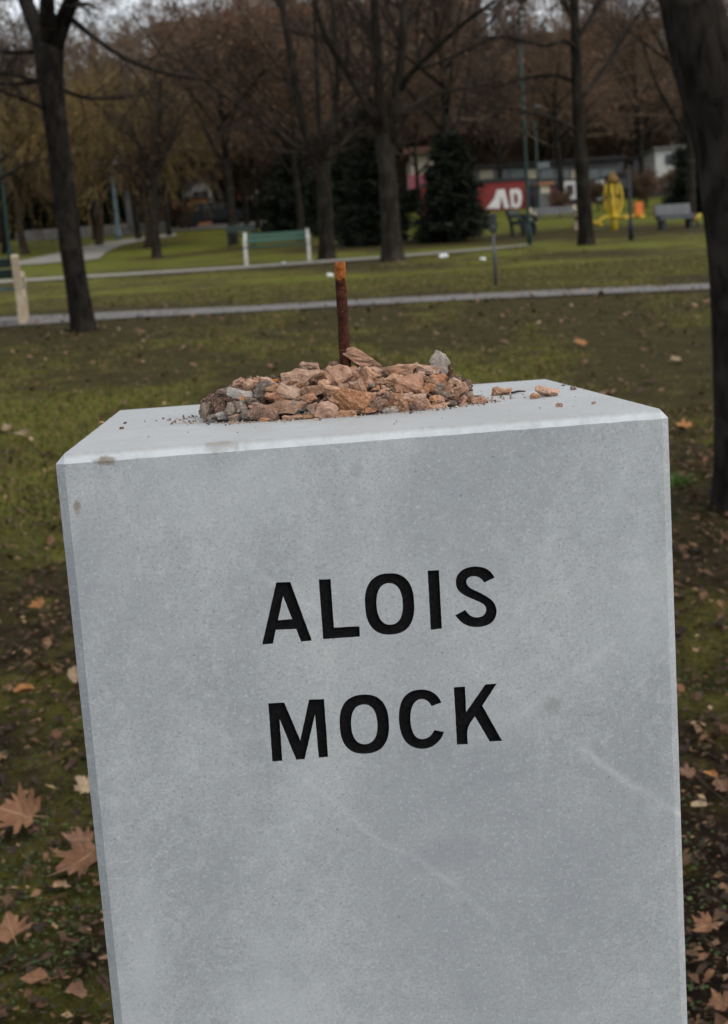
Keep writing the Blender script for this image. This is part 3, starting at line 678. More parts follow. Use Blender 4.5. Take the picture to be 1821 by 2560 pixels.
R5 = [
 (590, 352, 235, 95, 4, T, 'broad grey-tan stone on the crest right of the long leaning stone'),
 (700, 320, 100, 75, -20, K, None), (812, 347, 190, 78, -6, T, 'tan stone on the crest beside the perched upright stone'),
 (525, 428, 190, 95, 12, T, None), (662, 468, 210, 165, 0, K, 'big rough pink-tan stone right of the middle of the heap'),
 (880, 422, 150, 100, -10, K, 'tan stone directly below the perched upright stone'),
 (918, 285, 130, 180, 32, LI, 'pale grey pinkish stone perched upright on the right crest'),
 (1000, 350, 42, 95, 5, DK, None), (1030, 448, 95, 75, 25, T, None), (1092, 492, 95, 85, 30, K, None), (815, 512, 130, 105, 0, U, None),
 (920, 540, 140, 66, -22, G_, None), (1025, 580, 115, 60, -12, DK, None), (892, 590, 105, 82, 0, K, 'rounded pink-tan stone at the right front foot'),
 (412, 608, 165, 115, 6, U, 'orange-brown angular stone at the front, just right of the wedge'),
 (572, 615, 195, 155, -14, U, 'largest rust-brown stone at the front foot, right of the middle'),
 (722, 628, 150, 108, -12, U, 'rust-brown stone with a flat top touching the largest rust-brown one'),
 (800, 622, 62, 92, 15, K, None), (915, 650, 170, 42, 5, K, None), (1082, 600, 115, 70, 14, K, None), (1225, 615, 118, 55, 6, K, 'flat pink flake at the rightmost foot of the heap'),
 (508, 690, 112, 52, 6, LI, 'small pale stone lying on the marble in front of the rust-brown stones'),
 (1200, 560, 85, 34, 8, G_, None), (755, 402, 110, 50, -15, T, None), (830, 440, 70, 55, 0, T, None), (1140, 482, 50, 26, 15, G_, None),
 (385, 500, 70, 32, 25, K, None), (430, 520, 90, 34, 22, K, None), (465, 490, 70, 28, -30, T, None), (490, 535, 60, 32, -20, K, None), (270, 482, 45, 120, 14, K, 'thin flake standing on edge below the long leaning stone'),
 (1165, 590, 90, 50, 0, T, None), (970, 500, 110, 70, 10, T, None), (1040, 520, 100, 70, 20, K, None), (740, 560, 110, 50, 0, K, None), (640, 555, 100, 50, 8, K, None),
 (330, 560, 110, 60, 0, T, None), (1000, 610, 110, 60, -15, G_, None), (240, 655, 60, 40, 0, T, None), (160, 690, 130, 56, 4, T, None), (60, 725, 80, 42, 14, T, None),
 (950, 470, 70, 60, 0, U, None), (560, 500, 100, 60, -10, T, None), (420, 440, 90, 60, 25, T, None), (1120, 545, 80, 50, 0, G_, None), (340, 620, 60, 60, 0, DK, None), (850, 575, 60, 50, 0, T, None)]
k = 0
for x, y, w, h, a, m, lab in R4:
    k += 1; put_rock(460 + x / 3.248, 620 + y / 3.248, w / 3.248, h / 3.248, a, m, 100 + k, lab)
for x, y, w, h, a, m, lab in R5:
    k += 1; put_rock(820 + x / 3.248, 820 + y / 3.248, w / 3.248, h / 3.248, a, m, 100 + k, lab)
fr = random.Random(77)
for i_ in range(60):                                        # small chips wedged between the bigger stones
    x_ = fr.uniform(560, 1190); base_y = 1049 - (x_ - 560) * 0.055; top_y = base_y - 128 * math.sqrt(max(0, 1 - ((x_ - 860) / 350) ** 2)) * .9
    y_ = fr.uniform(top_y + 6, base_y); w_ = fr.uniform(9, 24); k += 1
    put_rock(x_, y_, w_, w_ * fr.uniform(.3, .8), fr.uniform(-45, 45), fr.choice([T, K, K, T, U, G_]), 100 + k, None, 0.6)
# rust flakes
for x, y, w, h, a in [(1235, 1002, 34, 70, -10), (505, 1228, 55, 36, 0), (670, 1100, 36, 36, 0), (1575, 1132, 30, 32, 0), (740, 1072, 50, 20, 0)]:
    k += 1; put_rock(460 + x / 3.248, 620 + y / 3.248, w / 3.248, h / 3.248, a, M_orange, 100 + k, 'small bright orange flake of rust caught between the tan stones', 0.5, 'flakes of rust among the rubble', 'rust flake', 'rust_flake')
def on_top(px, py, dz=0.0):
    d = ray(px, py); t_ = (TOPZ + dz - EYE) / d.z
    return Vector((d.x * t_, d.y * t_, TOPZ + dz))
def stray(px, py, w, h, ang, m, seed, label, name='stray_stone', cat='stone', group='loose stones on the marble top'):
    s = on_top(px, py + h / 2); sc_ = s.y / FPX
    o = link(name, rock_mesh(seed, dims=(w, w * .6, h)), None); o.data.materials.append(m)
    o.scale = (w * sc_, w * sc_ * 0.6, h * sc_ * 1.1); o.location = (s.x, s.y + w * sc_ * 0.25, TOPZ + h * sc_ * 0.46)
    o.rotation_euler = (0, -R(ang), random.Random(seed).uniform(-0.3, 0.3)); tag(o, label, cat, group); return o
stray(1257, 977, 53, 23, 4, T, 801, 'brownish grey loose stone with a twig at its right end')
stray(1371, 979, 70, 27, -10, K, 802, 'largest loose pink-tan stone, near the back right corner')
stray(1340, 990, 28, 15, 0, K, 803, 'small pink stone touching the left end of the largest loose stone')
stray(1399, 1012, 21, 11, 0, K, 804, 'small pink pebble in front of the largest loose stone')
stray(1486, 1007, 12, 7, 0, K, 805, 'tiny pink crumb nearest the right edge of the marble top')
stray(1435, 970, 17, 10, -8, G_, 806, 'small brown stone on the back right edge of the marble top')
stray(1409, 963, 10, 4, 0, DK, 807, 'dark crumb just behind the small brown stone at the right edge')
stray(304, 1070, 14, 6, 0, DK, 808, 'dark crumb at the left of the marble top, the nearer of two')
stray(313, 1057, 11, 5, 0, DK, 809, 'dark crumb at the left of the marble top, the farther of two')
stray(252, 1056, 15, 5, 10, K, 810, 'flat pinkish chip on the left edge of the marble top')
# twig beside the loose stone
p0 = on_top(1280, 982, 0.0015); p1 = on_top(1314, 978, 0.0015)
mb = MB(); mb.tubes([p0, p0.lerp(p1, .5) + Vector((0, 0, .0008)), p1], [.0013, .0012, .0007], 6)
tag(mb.build('dry_twig', M_bark_brown), 'short dry twig lying beside the brownish grey loose stone', 'twig')
# heap filling and crumbs
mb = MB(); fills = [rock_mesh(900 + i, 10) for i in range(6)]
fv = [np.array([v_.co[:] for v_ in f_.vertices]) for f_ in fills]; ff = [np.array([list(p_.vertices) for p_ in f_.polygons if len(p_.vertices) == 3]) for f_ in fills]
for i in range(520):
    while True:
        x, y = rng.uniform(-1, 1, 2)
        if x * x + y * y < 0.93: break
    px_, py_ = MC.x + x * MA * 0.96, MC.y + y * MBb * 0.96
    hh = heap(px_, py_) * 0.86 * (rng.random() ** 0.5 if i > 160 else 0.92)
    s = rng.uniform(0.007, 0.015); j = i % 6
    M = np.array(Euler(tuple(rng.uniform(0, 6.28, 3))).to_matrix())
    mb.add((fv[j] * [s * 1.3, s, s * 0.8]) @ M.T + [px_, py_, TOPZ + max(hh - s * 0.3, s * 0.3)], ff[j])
fill = mb.build('rubble_filling', M_darkrock); tag(fill, 'small broken rubble filling the gaps inside the heap', 'rubble', kind='stuff')  # dark rock colour paints shade into the gaps between the stones
mb = MB()
for i in range(520):
    a = rng.uniform(0, 2 * np.pi); rr_ = 1.0 + abs(rng.normal()) * 0.10
    x, y = MC.x + math.cos(a) * MA * rr_, MC.y + math.sin(a) * MBb * rr_
    if i > 430: x, y = rng.uniform(-0.2, 0.24), rng.uniform(1.12, 1.5)
    s = rng.uniform(0.0006, 0.0026) * (0.6 if i > 430 else 1); j = i % 6
    M = np.array(Euler(tuple(rng.uniform(0, 6.28, 3))).to_matrix())
    mb.add((fv[j] * [s * 1.4, s, s * 0.8]) @ M.T + [x, y, TOPZ + s * 0.3], ff[j])
M_crumb = island('crumbs', [(0, (0.05, 0.04, 0.035)), (0.35, (0.22, 0.17, 0.14)), (0.8, (0.42, 0.28, 0.2)), (1, (0.5, 0.45, 0.4))])
tag(mb.build('stone_crumbs', M_crumb), 'fine crumbs and dust scattered round the foot of the heap', 'crumbs', kind='stuff')
# iron rod
rb = P(869, 1012, 1.315); rb.z = TOPZ - 0.01; rt = P(850, 656, 1.315)
L_ = (rt - rb).length; n = 60; sides = 28
mb = MB(); V = []
for i in range(n + 1):
    f_ = i / n; z = L_ * f_
    taper = 1.0 - 0.10 * f_
    if f_ > 0.95: taper *= 1.03
    for j in range(sides):
        a = j * 2 * math.pi / sides
        nz = (float(vnoise(j * 0.9 + 30, z * 260, 3)) - .5) * 0.05 + (float(vnoise((j % sides) * 0.35, z * 70, 4)) - .5) * 0.10
        if 0.80 < f_ < 0.90 and math.cos(a - 0.3) > 0.5: nz += 0.09
        if i == n: nz -= 0.10
        r_ = 0.0057 * taper * (1 + nz); V.append((r_ * math.cos(a), r_ * math.sin(a), z + (0.0012 * math.sin(a * 2) if i >= n - 1 else 0)))
V.append((0, 0, L_ - 0.0005))
q = [(i * sides + j, i * sides + (j + 1) % sides, (i + 1) * sides + (j + 1) % sides, (i + 1) * sides + j) for i in range(n) for j in range(sides)]
tr = [(n * sides + j, n * sides + (j + 1) % sides, (n + 1) * sides) for j in range(sides)]
mb.add(V, q, tr)
rod = mb.build('iron_rod', M_rod, smooth=True); rod.location = rb
rod.rotation_euler = (rt - rb).to_track_quat('Z', 'Y').to_euler()
tag(rod, 'rusty iron rod with an orange tip standing upright out of the rubble heap', 'rod')

# ------------------------------------------------------------------ fallen leaves, litter, grass
half = [(0.0, -0.34), (0.10, -0.38), (0.20, -0.44), (0.36, -0.38), (0.29, -0.28), (0.42, -0.26), (0.56, -0.16), (0.36, -0.07), (0.44, 0.04), (0.60, 0.22), (0.45, 0.20), (0.42, 0.33), (0.22, 0.17), (0.26, 0.38), (0.16, 0.36), (0.10, 0.52), (0.0, 0.66)]
def leaf_mesh(seed, kind):
    rr = random.Random(seed)
    if kind == 'maple':
        pts_ = half + [(-x, y) for x, y in half[-2:0:-1]]
        pts_ = [(x * rr.uniform(.88, 1.12), y * rr.uniform(.9, 1.1)) for x, y in pts_]
    else:
        w = rr.uniform(.20, .34); pts_ = []
        for i in range(14):
            a = i * 2 * math.pi / 14; pts_.append((w * math.copysign(abs(math.sin(a)) ** 1.5, math.sin(a)) * rr.uniform(.6, 1.45), -0.5 * math.cos(a) + rr.uniform(-.05, .05)))
    n = len(pts_); cu = rr.uniform(.8, 2.4) if kind != 'maple' else rr.uniform(.05, .35); tw = rr.uniform(-.5, .5)
    def z(x, y): return cu * x * x * 1.6 + 0.10 * math.sin(x * 9 + seed) * math.cos(y * 7 + seed * 2) + tw * x * y * .6 + rr.uniform(-.025, .025) + rr.uniform(.05, .5) * (y * y)
    V = [(0, -0.08, 0)] + [(x * .5, (y + .08) * .5 - .08, z(x * .5, y * .5)) for x, y in pts_] + [(x, y, z(x, y)) for x, y in pts_]
    T3 = [(0, 1 + i, 1 + (i + 1) % n) for i in range(n)]
    Q4 = [(1 + i, 1 + n + i, 1 + n + (i + 1) % n, 1 + (i + 1) % n) for i in range(n)]
    b = len(V); y0 = -0.36 if kind == 'maple' else -0.48
    V += [(-.012, y0, 0.02), (.012, y0, 0.02), (.03, y0 - .35, .06), (.012, y0 - .35, .06)]
    Q4.append((b, b + 1, b + 2, b + 3))
    return make_mesh('fallen_leaf', np.array(V), [np.array(T3), np.array(Q4)], True)
maples = [leaf_mesh(i, 'maple') for i in range(6)]; ovals = [leaf_mesh(20 + i, 'oval') for i in range(6)]
for m in maples + ovals: m.materials.append(M_leaf)
LG = 'fallen leaves on the lawn'
def put_leaf(x, y, size, kind, seed, label, tilt=0.35, rz=None, lift=0.02, colr=None):
    rr = random.Random(seed)
    o = bpy.data.objects.new('fallen_leaf', (maples if kind == 'maple' else ovals)[seed % 6]); col.objects.link(o)
    o.location = (x, y, gzf(x, y) + lift); o.scale = (size,) * 3
    o.rotation_euler = (rr.uniform(-tilt, tilt) + 0.10, rr.uniform(-tilt, tilt), rr.uniform(0, 6.28) if rz is None else rz)
    if colr: o.color = (*colr, 0.0)
    if colr:
        o.rotation_mode = 'QUATERNION'; o.rotation_quaternion = (Matrix.Rotation(rr.uniform(.28, .6), 4, 'X') @ Matrix.Rotation(rr.uniform(-.2, .2), 4, 'Y') @ Matrix.Rotation(rz or 0, 4, 'Z')).to_quaternion(); o.location.z += size * .13
    tag(o, label, 'leaf', LG); return o
def grd(px, py):
    p = G(px, py); return p.x, p.y, (p - Vector((0, 0, EYE))).length / FPX
for px, py, w, kind, rz, lab in [
  (206, 2196, 150, 'maple', 2.3, 'large orange-brown lobed leaf half hidden behind the lower left edge of the plinth'),
  (50, 2074, 125, 'maple', 1.3, 'brown lobed leaf lying flat near the left frame edge, below plinth middle'),
  (33, 2364, 95, 'maple', 0.4, 'orange-brown lobed leaf in the lower left, against the left frame edge'),
  (205, 2132, 75, 'maple', 1.5, 'dull reddish crumpled leaf just above the large orange-brown lobed leaf'),
  (219, 1992, 60, 'maple', 0.9, 'pale tan curled leaf beside the plinth\'s left edge'),
  (190, 1718, 62, 'oval', 0.3, 'tan leaf touching the plinth\'s left edge, above the curled pale one'),
  (64, 1755, 62, 'oval', 1.7, 'narrow rust-orange leaf curled on edge, left of the plinth'),
  (97, 1532, 42, 'maple', 2.1, 'bright tan and orange leaf far left, above all large leaves'),
  (92, 2489, 78, 'oval', 1.5, 'flat oval tan leaf at the bottom left'),
  (195, 2523, 56, 'oval', 1.4, 'narrow brown leaf right of the flat oval one at the bottom left'),
  (1777, 1966, 42, 'oval', 1.3, 'bright orange leaf curled behind the diagonal twig'),
  (1806, 1996, 48, 'maple', 0.3, 'reddish-brown leaf lying over the diagonal twig at the right frame edge'),
  (1749, 2045, 42, 'oval', 1.6, 'pale golden oval leaf below the diagonal twig'),
  (1767, 2353, 66, 'maple', 2.0, 'brown leaf beside the lower twig at the right of the plinth'),
  (1761, 2430, 36, 'oval', 2.2, 'small orange leaf below the lower twig'),
  (1806, 2545, 62, 'maple', 0.5, 'pinkish brown leaf in the bottom right corner'),
  (1718, 1962, 50, 'maple', 1.0, 'dull brown leaf touching the plinth\'s right edge by the twig'),
  (1710, 1080, 46, 'maple', 1.0, 'bright orange leaf standing up just right of the plinth\'s top right corner'),
  (1691, 910, 30, 'maple', 2.0, 'pale orange leaf on the lawn behind the plinth\'s right corner'),
  (1455, 868, 32, 'maple', 2.0, 'rusty leaf on the lawn above the back right corner of the marble'),
  (55, 1102, 48, 'oval', 1.5, 'pale pinkish leaf left of the plinth top'), (18, 1082, 30, 'maple', .5, 'cream-coloured leaf at the left frame edge, level with the plinth top')]:
    x, y, s = grd(px, py); cr__ = random.Random(int(px)); k__ = cr__.uniform(.6, .95)
    base_ = (0.40, 0.30, 0.19) if 'pale' in lab or 'cream' in lab else (0.40, 0.17, 0.055) if 'bright' in lab or 'rust' in lab else (0.21, 0.11, 0.07) if 'dull' in lab or 'reddish' in lab or 'narrow brown' in lab else (0.25, 0.12, 0.062)
    put_leaf(x, y, w * s * 0.88, kind, int(px * 3 + py), lab, 0.25, rz, 0.03, tuple(k__ * c_ for c_ in base_))
# other leaves: countable ones near the camera, then a mass
vis = []
tries = 0
LR = np.random.default_rng(5)
while len(vis) < 262 and tries < 60000:
    tries += 1
    y = 2.2 + 17 * LR.random() ** 1.25; half_w = 0.29 * y
    x = LR.uniform(-half_w, half_w)
    g_ = float(green(x, y)); edge = abs(x) / y
    if LR.random() < g_ * 0.75: continue
    if y < 5.5 and edge < 0.19: continue
    if any((x - a) ** 2 + (y - b) ** 2 < 0.004 for a, b in vis): continue
    vis.append((x, y))
for i, (x, y) in enumerate(vis):
    put_leaf(x, y, LR.uniform(0.03, 0.07), 'maple' if LR.random() < 0.42 else 'oval', i + 5000, 'small dry brown leaf lying loose on the lawn among many like it', 0.6, None, 0.022)

def scatter(n, y0, y1, dens, pw=1.0, margin=0.30, seed=1):
    r_ = np.random.default_rng(seed)
    y = y0 + (y1 - y0) * r_.random(n) ** pw
    x = r_.uniform(-1, 1, n) * (margin * y + 0.15)
    keep = r_.random(n) < dens(x, y)
    keep &= ~((np.abs(x) < 0.155 * y) & (y < 4.6) & (y > 2.0))      # nothing of it seen behind the plinth
    return x[keep], y[keep], r_
def cards(name, m, x, y, r_, size, lift=0.01, tilt=0.6, lab=None, cat=None, aspect=0.6, z=None):
    n = len(x); s = size(n); a = r_.uniform(0, 2 * np.pi, n)
    ux = np.stack([np.cos(a), np.sin(a), r_.uniform(-tilt, tilt, n)], -1); vx = np.stack([-np.sin(a), np.cos(a), r_.uniform(-tilt, tilt, n)], -1)
    c = np.stack([x, y, gz(x, y) + lift + r_.uniform(0, .01, n) if z is None else z], -1)
    pts = np.stack([c - ux * s[:, None] * .5, c - vx * s[:, None] * .5 * aspect - ux * (s * .1)[:, None], c + ux * s[:, None] * .5, c + vx * s[:, None] * .5 * aspect + ux * (s * .12)[:, None]], 1)
    pts[:, 1, 2] += s * .08; pts[:, 3, 2] += s * .12
    i = np.arange(n)[:, None] * 4
    return link(name, make_mesh(name, pts.reshape(-1, 3), [np.concatenate([i + [0, 1, 2], i + [0, 2, 3]])]), m)
x, y, r_ = scatter(38000, 2.0, 9, lambda x, y: 0.85 - 0.45 * green(x, y), 1.15, seed=31)
tag(cards('leaf_litter', M_litter, x, y, r_, lambda n: r_.gamma(3.0, 0.0062, n) + 0.004), 'broken brown leaf litter and bark bits covering the dark soil', 'leaf litter', kind='stuff')
x, y, r_ = scatter(15000, 8, 38, lambda x, y: 0.50 - 0.42 * green(x, y) + 0.40 * ((y > 13) & (y < 17)), 1.0, seed=32)
M_litter2 = island('far_litter', [(0.0, (0.05, 0.03, 0.018)), (0.5, (0.11, 0.06, 0.035)), (0.85, (0.20, 0.115, 0.065)), (1.0, (0.34, 0.24, 0.14))])
tag(cards('far_leaf_litter', M_litter2, x, y, r_, lambda n: r_.gamma(3.0, 0.011, n) + 0.008), 'brown leaves thinly strewn over the distant lawn', 'leaf litter', kind='stuff')

def blades(name, m, x, y, r_, hfun, wfun, label, cat, lean=0.6):
    n = len(x); h = hfun(n); w = wfun(n); a = r_.uniform(0, 2 * np.pi, n); l = r_.uniform(0.1, lean, n) * h; b = r_.uniform(0, 2 * np.pi, n)
    base = np.stack([x, y, gz(x, y) - 0.004], -1)
    side = np.stack([np.cos(a), np.sin(a), np.zeros(n)], -1) * (w / 2)[:, None]
    ln = np.stack([np.cos(b), np.sin(b), np.zeros(n)], -1) * l[:, None]
    up = np.array([0, 0, 1.0])
    pts = np.stack([base - side, base + side, base + side * .75 + ln * .45 + up * (h * .6)[:, None], base - side * .75 + ln * .45 + up * (h * .6)[:, None], base + ln * 1.3 + up * (h * .9)[:, None]], 1)
    i = np.arange(n)[:, None] * 5
    o = link(name, make_mesh(name, pts.reshape(-1, 3), [i + [0, 1, 2, 3], i + [3, 2, 4]]), m)
    tag(o, label, cat, kind='stuff'); return o
_pu = [G(*a) for a in ((-60, 799), (0, 795), (310, 780), (620, 767), (910, 750), (1210, 735), (1500, 722), (1765, 711), (1900, 705))]
_pl = [G(*a) for a in ((-60, 822), (0, 819), (310, 797), (620, 781), (910, 764), (1210, 749), (1500, 736), (1765, 725), (1900, 719))]
def onpath(x, y):
    w_ = (vnoise(x * 3, y * 0, 3) - .5) * .12
    return (y > np.interp(x, [p_.x for p_ in _pl], [p_.y for p_ in _pl]) - .02 + w_) & (y < np.interp(x, [p_.x for p_ in _pu], [p_.y for p_ in _pu]) - .05 + w_)
def gd(x, y, k=1.0):
    g_ = green(x, y); return np.clip((g_ - 0.28) * 1.6, 0, 1) * k * ~onpath(x, y)
x, y, r_ = scatter(120000, 2.0, 7.5, lambda x, y: gd(x, y, .8), 1.1, seed=41)
blades('near_grass', M_grass_near, x, y, r_, lambda n: r_.uniform(.012, .034, n), lambda n: r_.uniform(.0018, .0038, n), 'short patchy grass growing between bare soil and leaves near the plinth', 'grass', 1.3)
x, y, r_ = scatter(120000, 7, 24, lambda x, y: gd(x, y, 1), 1.0, seed=42)
blades('lawn_grass', M_grass, x, y, r_, lambda n: r_.uniform(.015, .045, n), lambda n: r_.uniform(.006, .013, n), 'short green lawn grass between the plinth and the path', 'grass', 1.2)
x, y, r_ = scatter(26000, 2.0, 6.5, lambda x, y: np.clip(vnoise(x * 2.3, y * 2.3, 77) * 2.2 - 0.9, 0.03, 1), 1.2, seed=43)
z = gz(x, y) + r_.uniform(.004, .022, len(x))
tag(cards('clover', M_clover, x, y, r_, lambda n: r_.uniform(.006, .016, n), 0.02, 0.35, aspect=1.0, z=z), 'small clover-like leaves creeping over the soil in patches', 'ground cover', kind='stuff')

# fallen twigs
def twig(pts_px, r0, label):
    pts_ = []
    for px, py in pts_px:
        p = G(px, py); pts_.append((p.x, p.y, p.z + 0.025))
    mb = MB(); mb.tubes(pts_, np.linspace(r0, r0 * .5, len(pts_)), 6); d = np.array(pts_[1]) - np.array(pts_[0])
    e = np.array(pts_[1]) + d * .4 + [0.02, 0.05, .012]; mb.tubes([pts_[1], (np.array(pts_[1]) + e) / 2 + [0, .008, .004], e], [r0 * .6, r0 * .5, r0 * .3], 5)
    tag(mb.build('fallen_twig', M_bark_brown, smooth=True), label, 'twig', 'fallen twigs on the ground')
twig([(1700, 1925), (1745, 1965), (1790, 2005), (1840, 2045)], .0042, 'long thin twig lying diagonally right of the plinth, upper of two')
twig([(1712, 2325), (1752, 2362), (1800, 2405)], .0040, 'thin grey twig at the lower right beside a brown leaf')
twig([(50, 1735), (68, 1712), (86, 1690)], .0055, 'thick grey piece of twig slanting left of the plinth')
twig([(120, 2108), (180, 2104), (240, 2098)], .0026, 'thin pale stalk lying beside the left edge of the plinth')
# the little green plant by the right tree
pp = G(1691, 1212); r_ = np.random.default_rng(9); n = 130
bl = blades('plant_leaves', M_clover, pp.x + r_.normal(0, .035, n), pp.y + r_.normal(0, .035, n), r_, lambda n: r_.uniform(.03, .085, n), lambda n: r_.uniform(.006, .014, n), None, None, 1.0)
bl.name = 'small_plant'; del bl['kind']
M_fresh = island('fresh_leaves', [(0, (0.045, 0.08, 0.015)), (1, (0.10, 0.16, 0.035))]); bl.data.materials[0] = M_fresh
tag(bl, 'small bright green leafy tuft between the plinth and the dark tree on the right', 'plant')

# ------------------------------------------------------------------ trees
def resample(pts, rad, n=5):
    pts = np.asarray(pts, float); rad = np.asarray(rad, float)
    d = np.concatenate([[0], np.cumsum(np.linalg.norm(np.diff(pts, axis=0), axis=1))]); t_ = np.linspace(0, d[-1], n)
    return np.stack([np.interp(t_, d, pts[:, i]) for i in range(3)], -1), np.interp(t_, d, rad)
def sprout(Pp, Rp, k, ratio, ang, r_, lo=0.25, up=0.15, wig=0.12, rr=0.55, npt=5, lmin=0.25):
    """children of a batch of branches: (T,n,3),(T,n) -> (T*k,npt,3),(T*k,npt)"""
    T_, n, _ = Pp.shape
    L = np.linalg.norm(np.diff(Pp, axis=1), axis=2).sum(1)
    t_ = r_.uniform(lo, 1.0, (T_, k)); s = t_ * (n - 1); i = np.minimum(s.astype(int), n - 2); f = (s - i)[..., None]
    a = np.arange(T_)[:, None]
    p0 = Pp[a, i] * (1 - f) + Pp[a, i + 1] * f; r0 = (Rp[a, i] * (1 - f[..., 0]) + Rp[a, i + 1] * f[..., 0]) * rr
    tan = Pp[a, i + 1] - Pp[a, i]; tan /= np.linalg.norm(tan, axis=2, keepdims=True) + 1e-9
    rnd = r_.normal(size=tan.shape); side = rnd - (rnd * tan).sum(-1, keepdims=True) * tan; side /= np.linalg.norm(side, axis=2, keepdims=True) + 1e-9
    th = np.radians(r_.normal(ang, 10, (T_, k)))[..., None]
    d = tan * np.cos(th) + side * np.sin(th)
    ln = np.maximum(L[:, None] * ratio * (1.15 - 0.6 * t_) * r_.uniform(.7, 1.25, (T_, k)), lmin)
    d = d.reshape(-1, 3); p0 = p0.reshape(-1, 3); ln = ln.ravel(); r0 = r0.ravel(); N = len(ln)
    pts = [p0]; cur = d
    for j in range(npt - 1):
        cur = cur + r_.normal(0, wig, (N, 3)) + np.array([0, 0, up / (npt - 1)]); cur /= np.linalg.norm(cur, axis=1, keepdims=True)
        pts.append(pts[-1] + cur * (ln / (npt - 1))[:, None])
    rad = r0[:, None] * np.linspace(1, 0.35, npt)[None]
    return np.stack(pts, 1), rad
def crown_mesh(parents, levels, seed, rmin, leaves=0, leaf_size=0.06, leaf_mat_index=1):
    r_ = np.random.default_rng(seed); mb = MB()
    Pp = np.stack([resample(p, r)[0] for p, r in parents]); Rp = np.stack([resample(p, r)[1] for p, r in parents])
    last = None
    for li, lv in enumerate(levels):
        Pp, Rp = sprout(Pp, np.maximum(Rp, rmin), lv['k'], lv['ratio'], lv['ang'], r_, lv.get('lo', .25), lv.get('up', .15), lv.get('wig', .12), lv.get('rr', .55), lv.get('npt', 5), lv.get('lmin', .25))
        Rp = np.maximum(Rp, rmin * lv.get('rm', 1.0)); mb.tubes(Pp, Rp, 5 if li == 0 else 3, cap=False)
    nf = sum(len(q) for v_ in mb.P.values() for q in v_)
    if leaves:
        m = Pp.shape[0]; pick = r_.integers(0, m, leaves); c = Pp[pick, r_.integers(1, Pp.shape[1], leaves)] + r_.normal(0, .03, (leaves, 3))
        s = r_.uniform(.6, 1.3, leaves) * leaf_size
        a = r_.normal(size=(leaves, 3)); a /= np.linalg.norm(a, axis=1, keepdims=True); b = np.cross(a, r_.normal(size=(leaves, 3))); b /= np.linalg.norm(b, axis=1, keepdims=True)
        pts = np.stack([c, c + (a * .5 + b * .35) * s[:, None], c + a * s[:, None], c + (a * .5 - b * .35) * s[:, None]], 1)
        mb.add(pts.reshape(-1, 3), (np.arange(leaves)[:, None] * 4 + np.array([0, 1, 2, 3])))
    me = mb.mesh('crown')
    if leaves:
        mi = np.zeros(len(me.polygons), np.int32); mi[nf:] = leaf_mat_index; me.polygons.foreach_set('material_index', mi)
    return me
def trunk_mesh(pts, rad, sides=14, rough_=0.06, seed=0, flare=0.35, per=0.12):
    pts = np.asarray(pts, float); n = max(8, int(np.linalg.norm(np.diff(pts, axis=0), axis=1).sum() / per)); n = min(n, 90)
    d = np.concatenate([[0], np.cumsum(np.linalg.norm(np.diff(pts, axis=0), axis=1))]); t_ = np.linspace(0, d[-1], n)
    pp_ = np.stack([np.interp(t_, d, pts[:, i]) for i in range(3)], -1)
    ker = np.array([1, 2, 3, 2, 1]) / 9
    for i in range(3):
        e = np.pad(pp_[:, i], 2, mode='reflect', reflect_type='odd'); pp_[:, i] = np.convolve(e, ker, 'valid')
    rr = np.interp(t_, d, rad); rr = rr * (1 + flare * np.exp(-t_ / (rad[0] * 1.3)))
    mb = MB(); mb.tubes(pp_, rr, sides)
    V = mb.V[0].reshape(n, sides, 3); c = pp_[:, None]
    j = np.arange(sides)[None] * np.ones((n, 1)); z = t_[:, None] * np.ones((1, sides))
    ja = np.abs(((j / sides) * 2) - 1) * sides * .5                       # seamless round the trunk
    nz = (fbm(ja * 1.1, z / (rad[0] * 3), seed, 3) - .5) * 2 * rough_ * 1.6 + (vnoise(ja * 2.7, z / (rad[0] * .8), seed + 9) - .5) * rough_
    mb.V[0] = (c + (V - c) * (1 + nz[..., None])).reshape(-1, 3)
    return mb.mesh('trunk', True)

FINE = [dict(k=8, ratio=.55, ang=40, lo=.15, up=.25, wig=.10, rr=.42, lmin=1.0), dict(k=6, ratio=.48, ang=42, lo=.1, up=.15, wig=.14, rr=.5, lmin=.5), dict(k=5, ratio=.5, ang=40, lo=.1, up=.1, wig=.16, rr=.6, npt=4, lmin=.3)]
def authored_tree(base_px, Y, trunk_px, limbs_px, label, seed, bark_m=M_bark, levels=FINE, rmin=.006, leaves=0, sides=16, rough_=.07, group=None, flare=.35, twm=None):
    """trunk_px: (px, py, radius in photo px, depth offset m); the first point is set on the ground"""
    def W(p): return P(p[0], p[1], Y + p[3]), p[2] * (Y + p[3]) / FPX
    root = empty('bare_tree', (0, 0, 0)); g0 = P(base_px[0], base_px[1], Y); bz = gzf(g0.x, Y)
    root.location = (g0.x, Y, bz); inv = np.array([g0.x, Y, bz])
    tp = [W(p) for p in trunk_px]; notrunk = levels is NEARL; pts = [np.array([tp[0][0].x, tp[0][0].y, bz - .15]) - inv] + [np.array(p) - inv for p, r in tp]; rad = [tp[0][1] * 1.05] + [r for p, r in tp]
    link('trunk', trunk_mesh(pts, rad, sides, rough_, seed, flare), bark_m, root)
    par = [] if notrunk else [(pts[-3:], rad[-3:])]
    for L in limbs_px:
        q = [W(p) for p in L]; lp = [np.array(p) - inv for p, r in q]; lr = [r for p, r in q]
        link('limb', trunk_mesh(lp, lr, 8, .05, seed + 3, 0, .2), bark_m, root); par.append((lp, lr))
    me = crown_mesh(par, levels, seed, rmin, leaves); me.materials.append(twm or M_twig_dark)
    if leaves: me.materials.append(M_dry_leaf)
    link('crown', me, None, root)
    tag(root, label, 'tree', group); return root

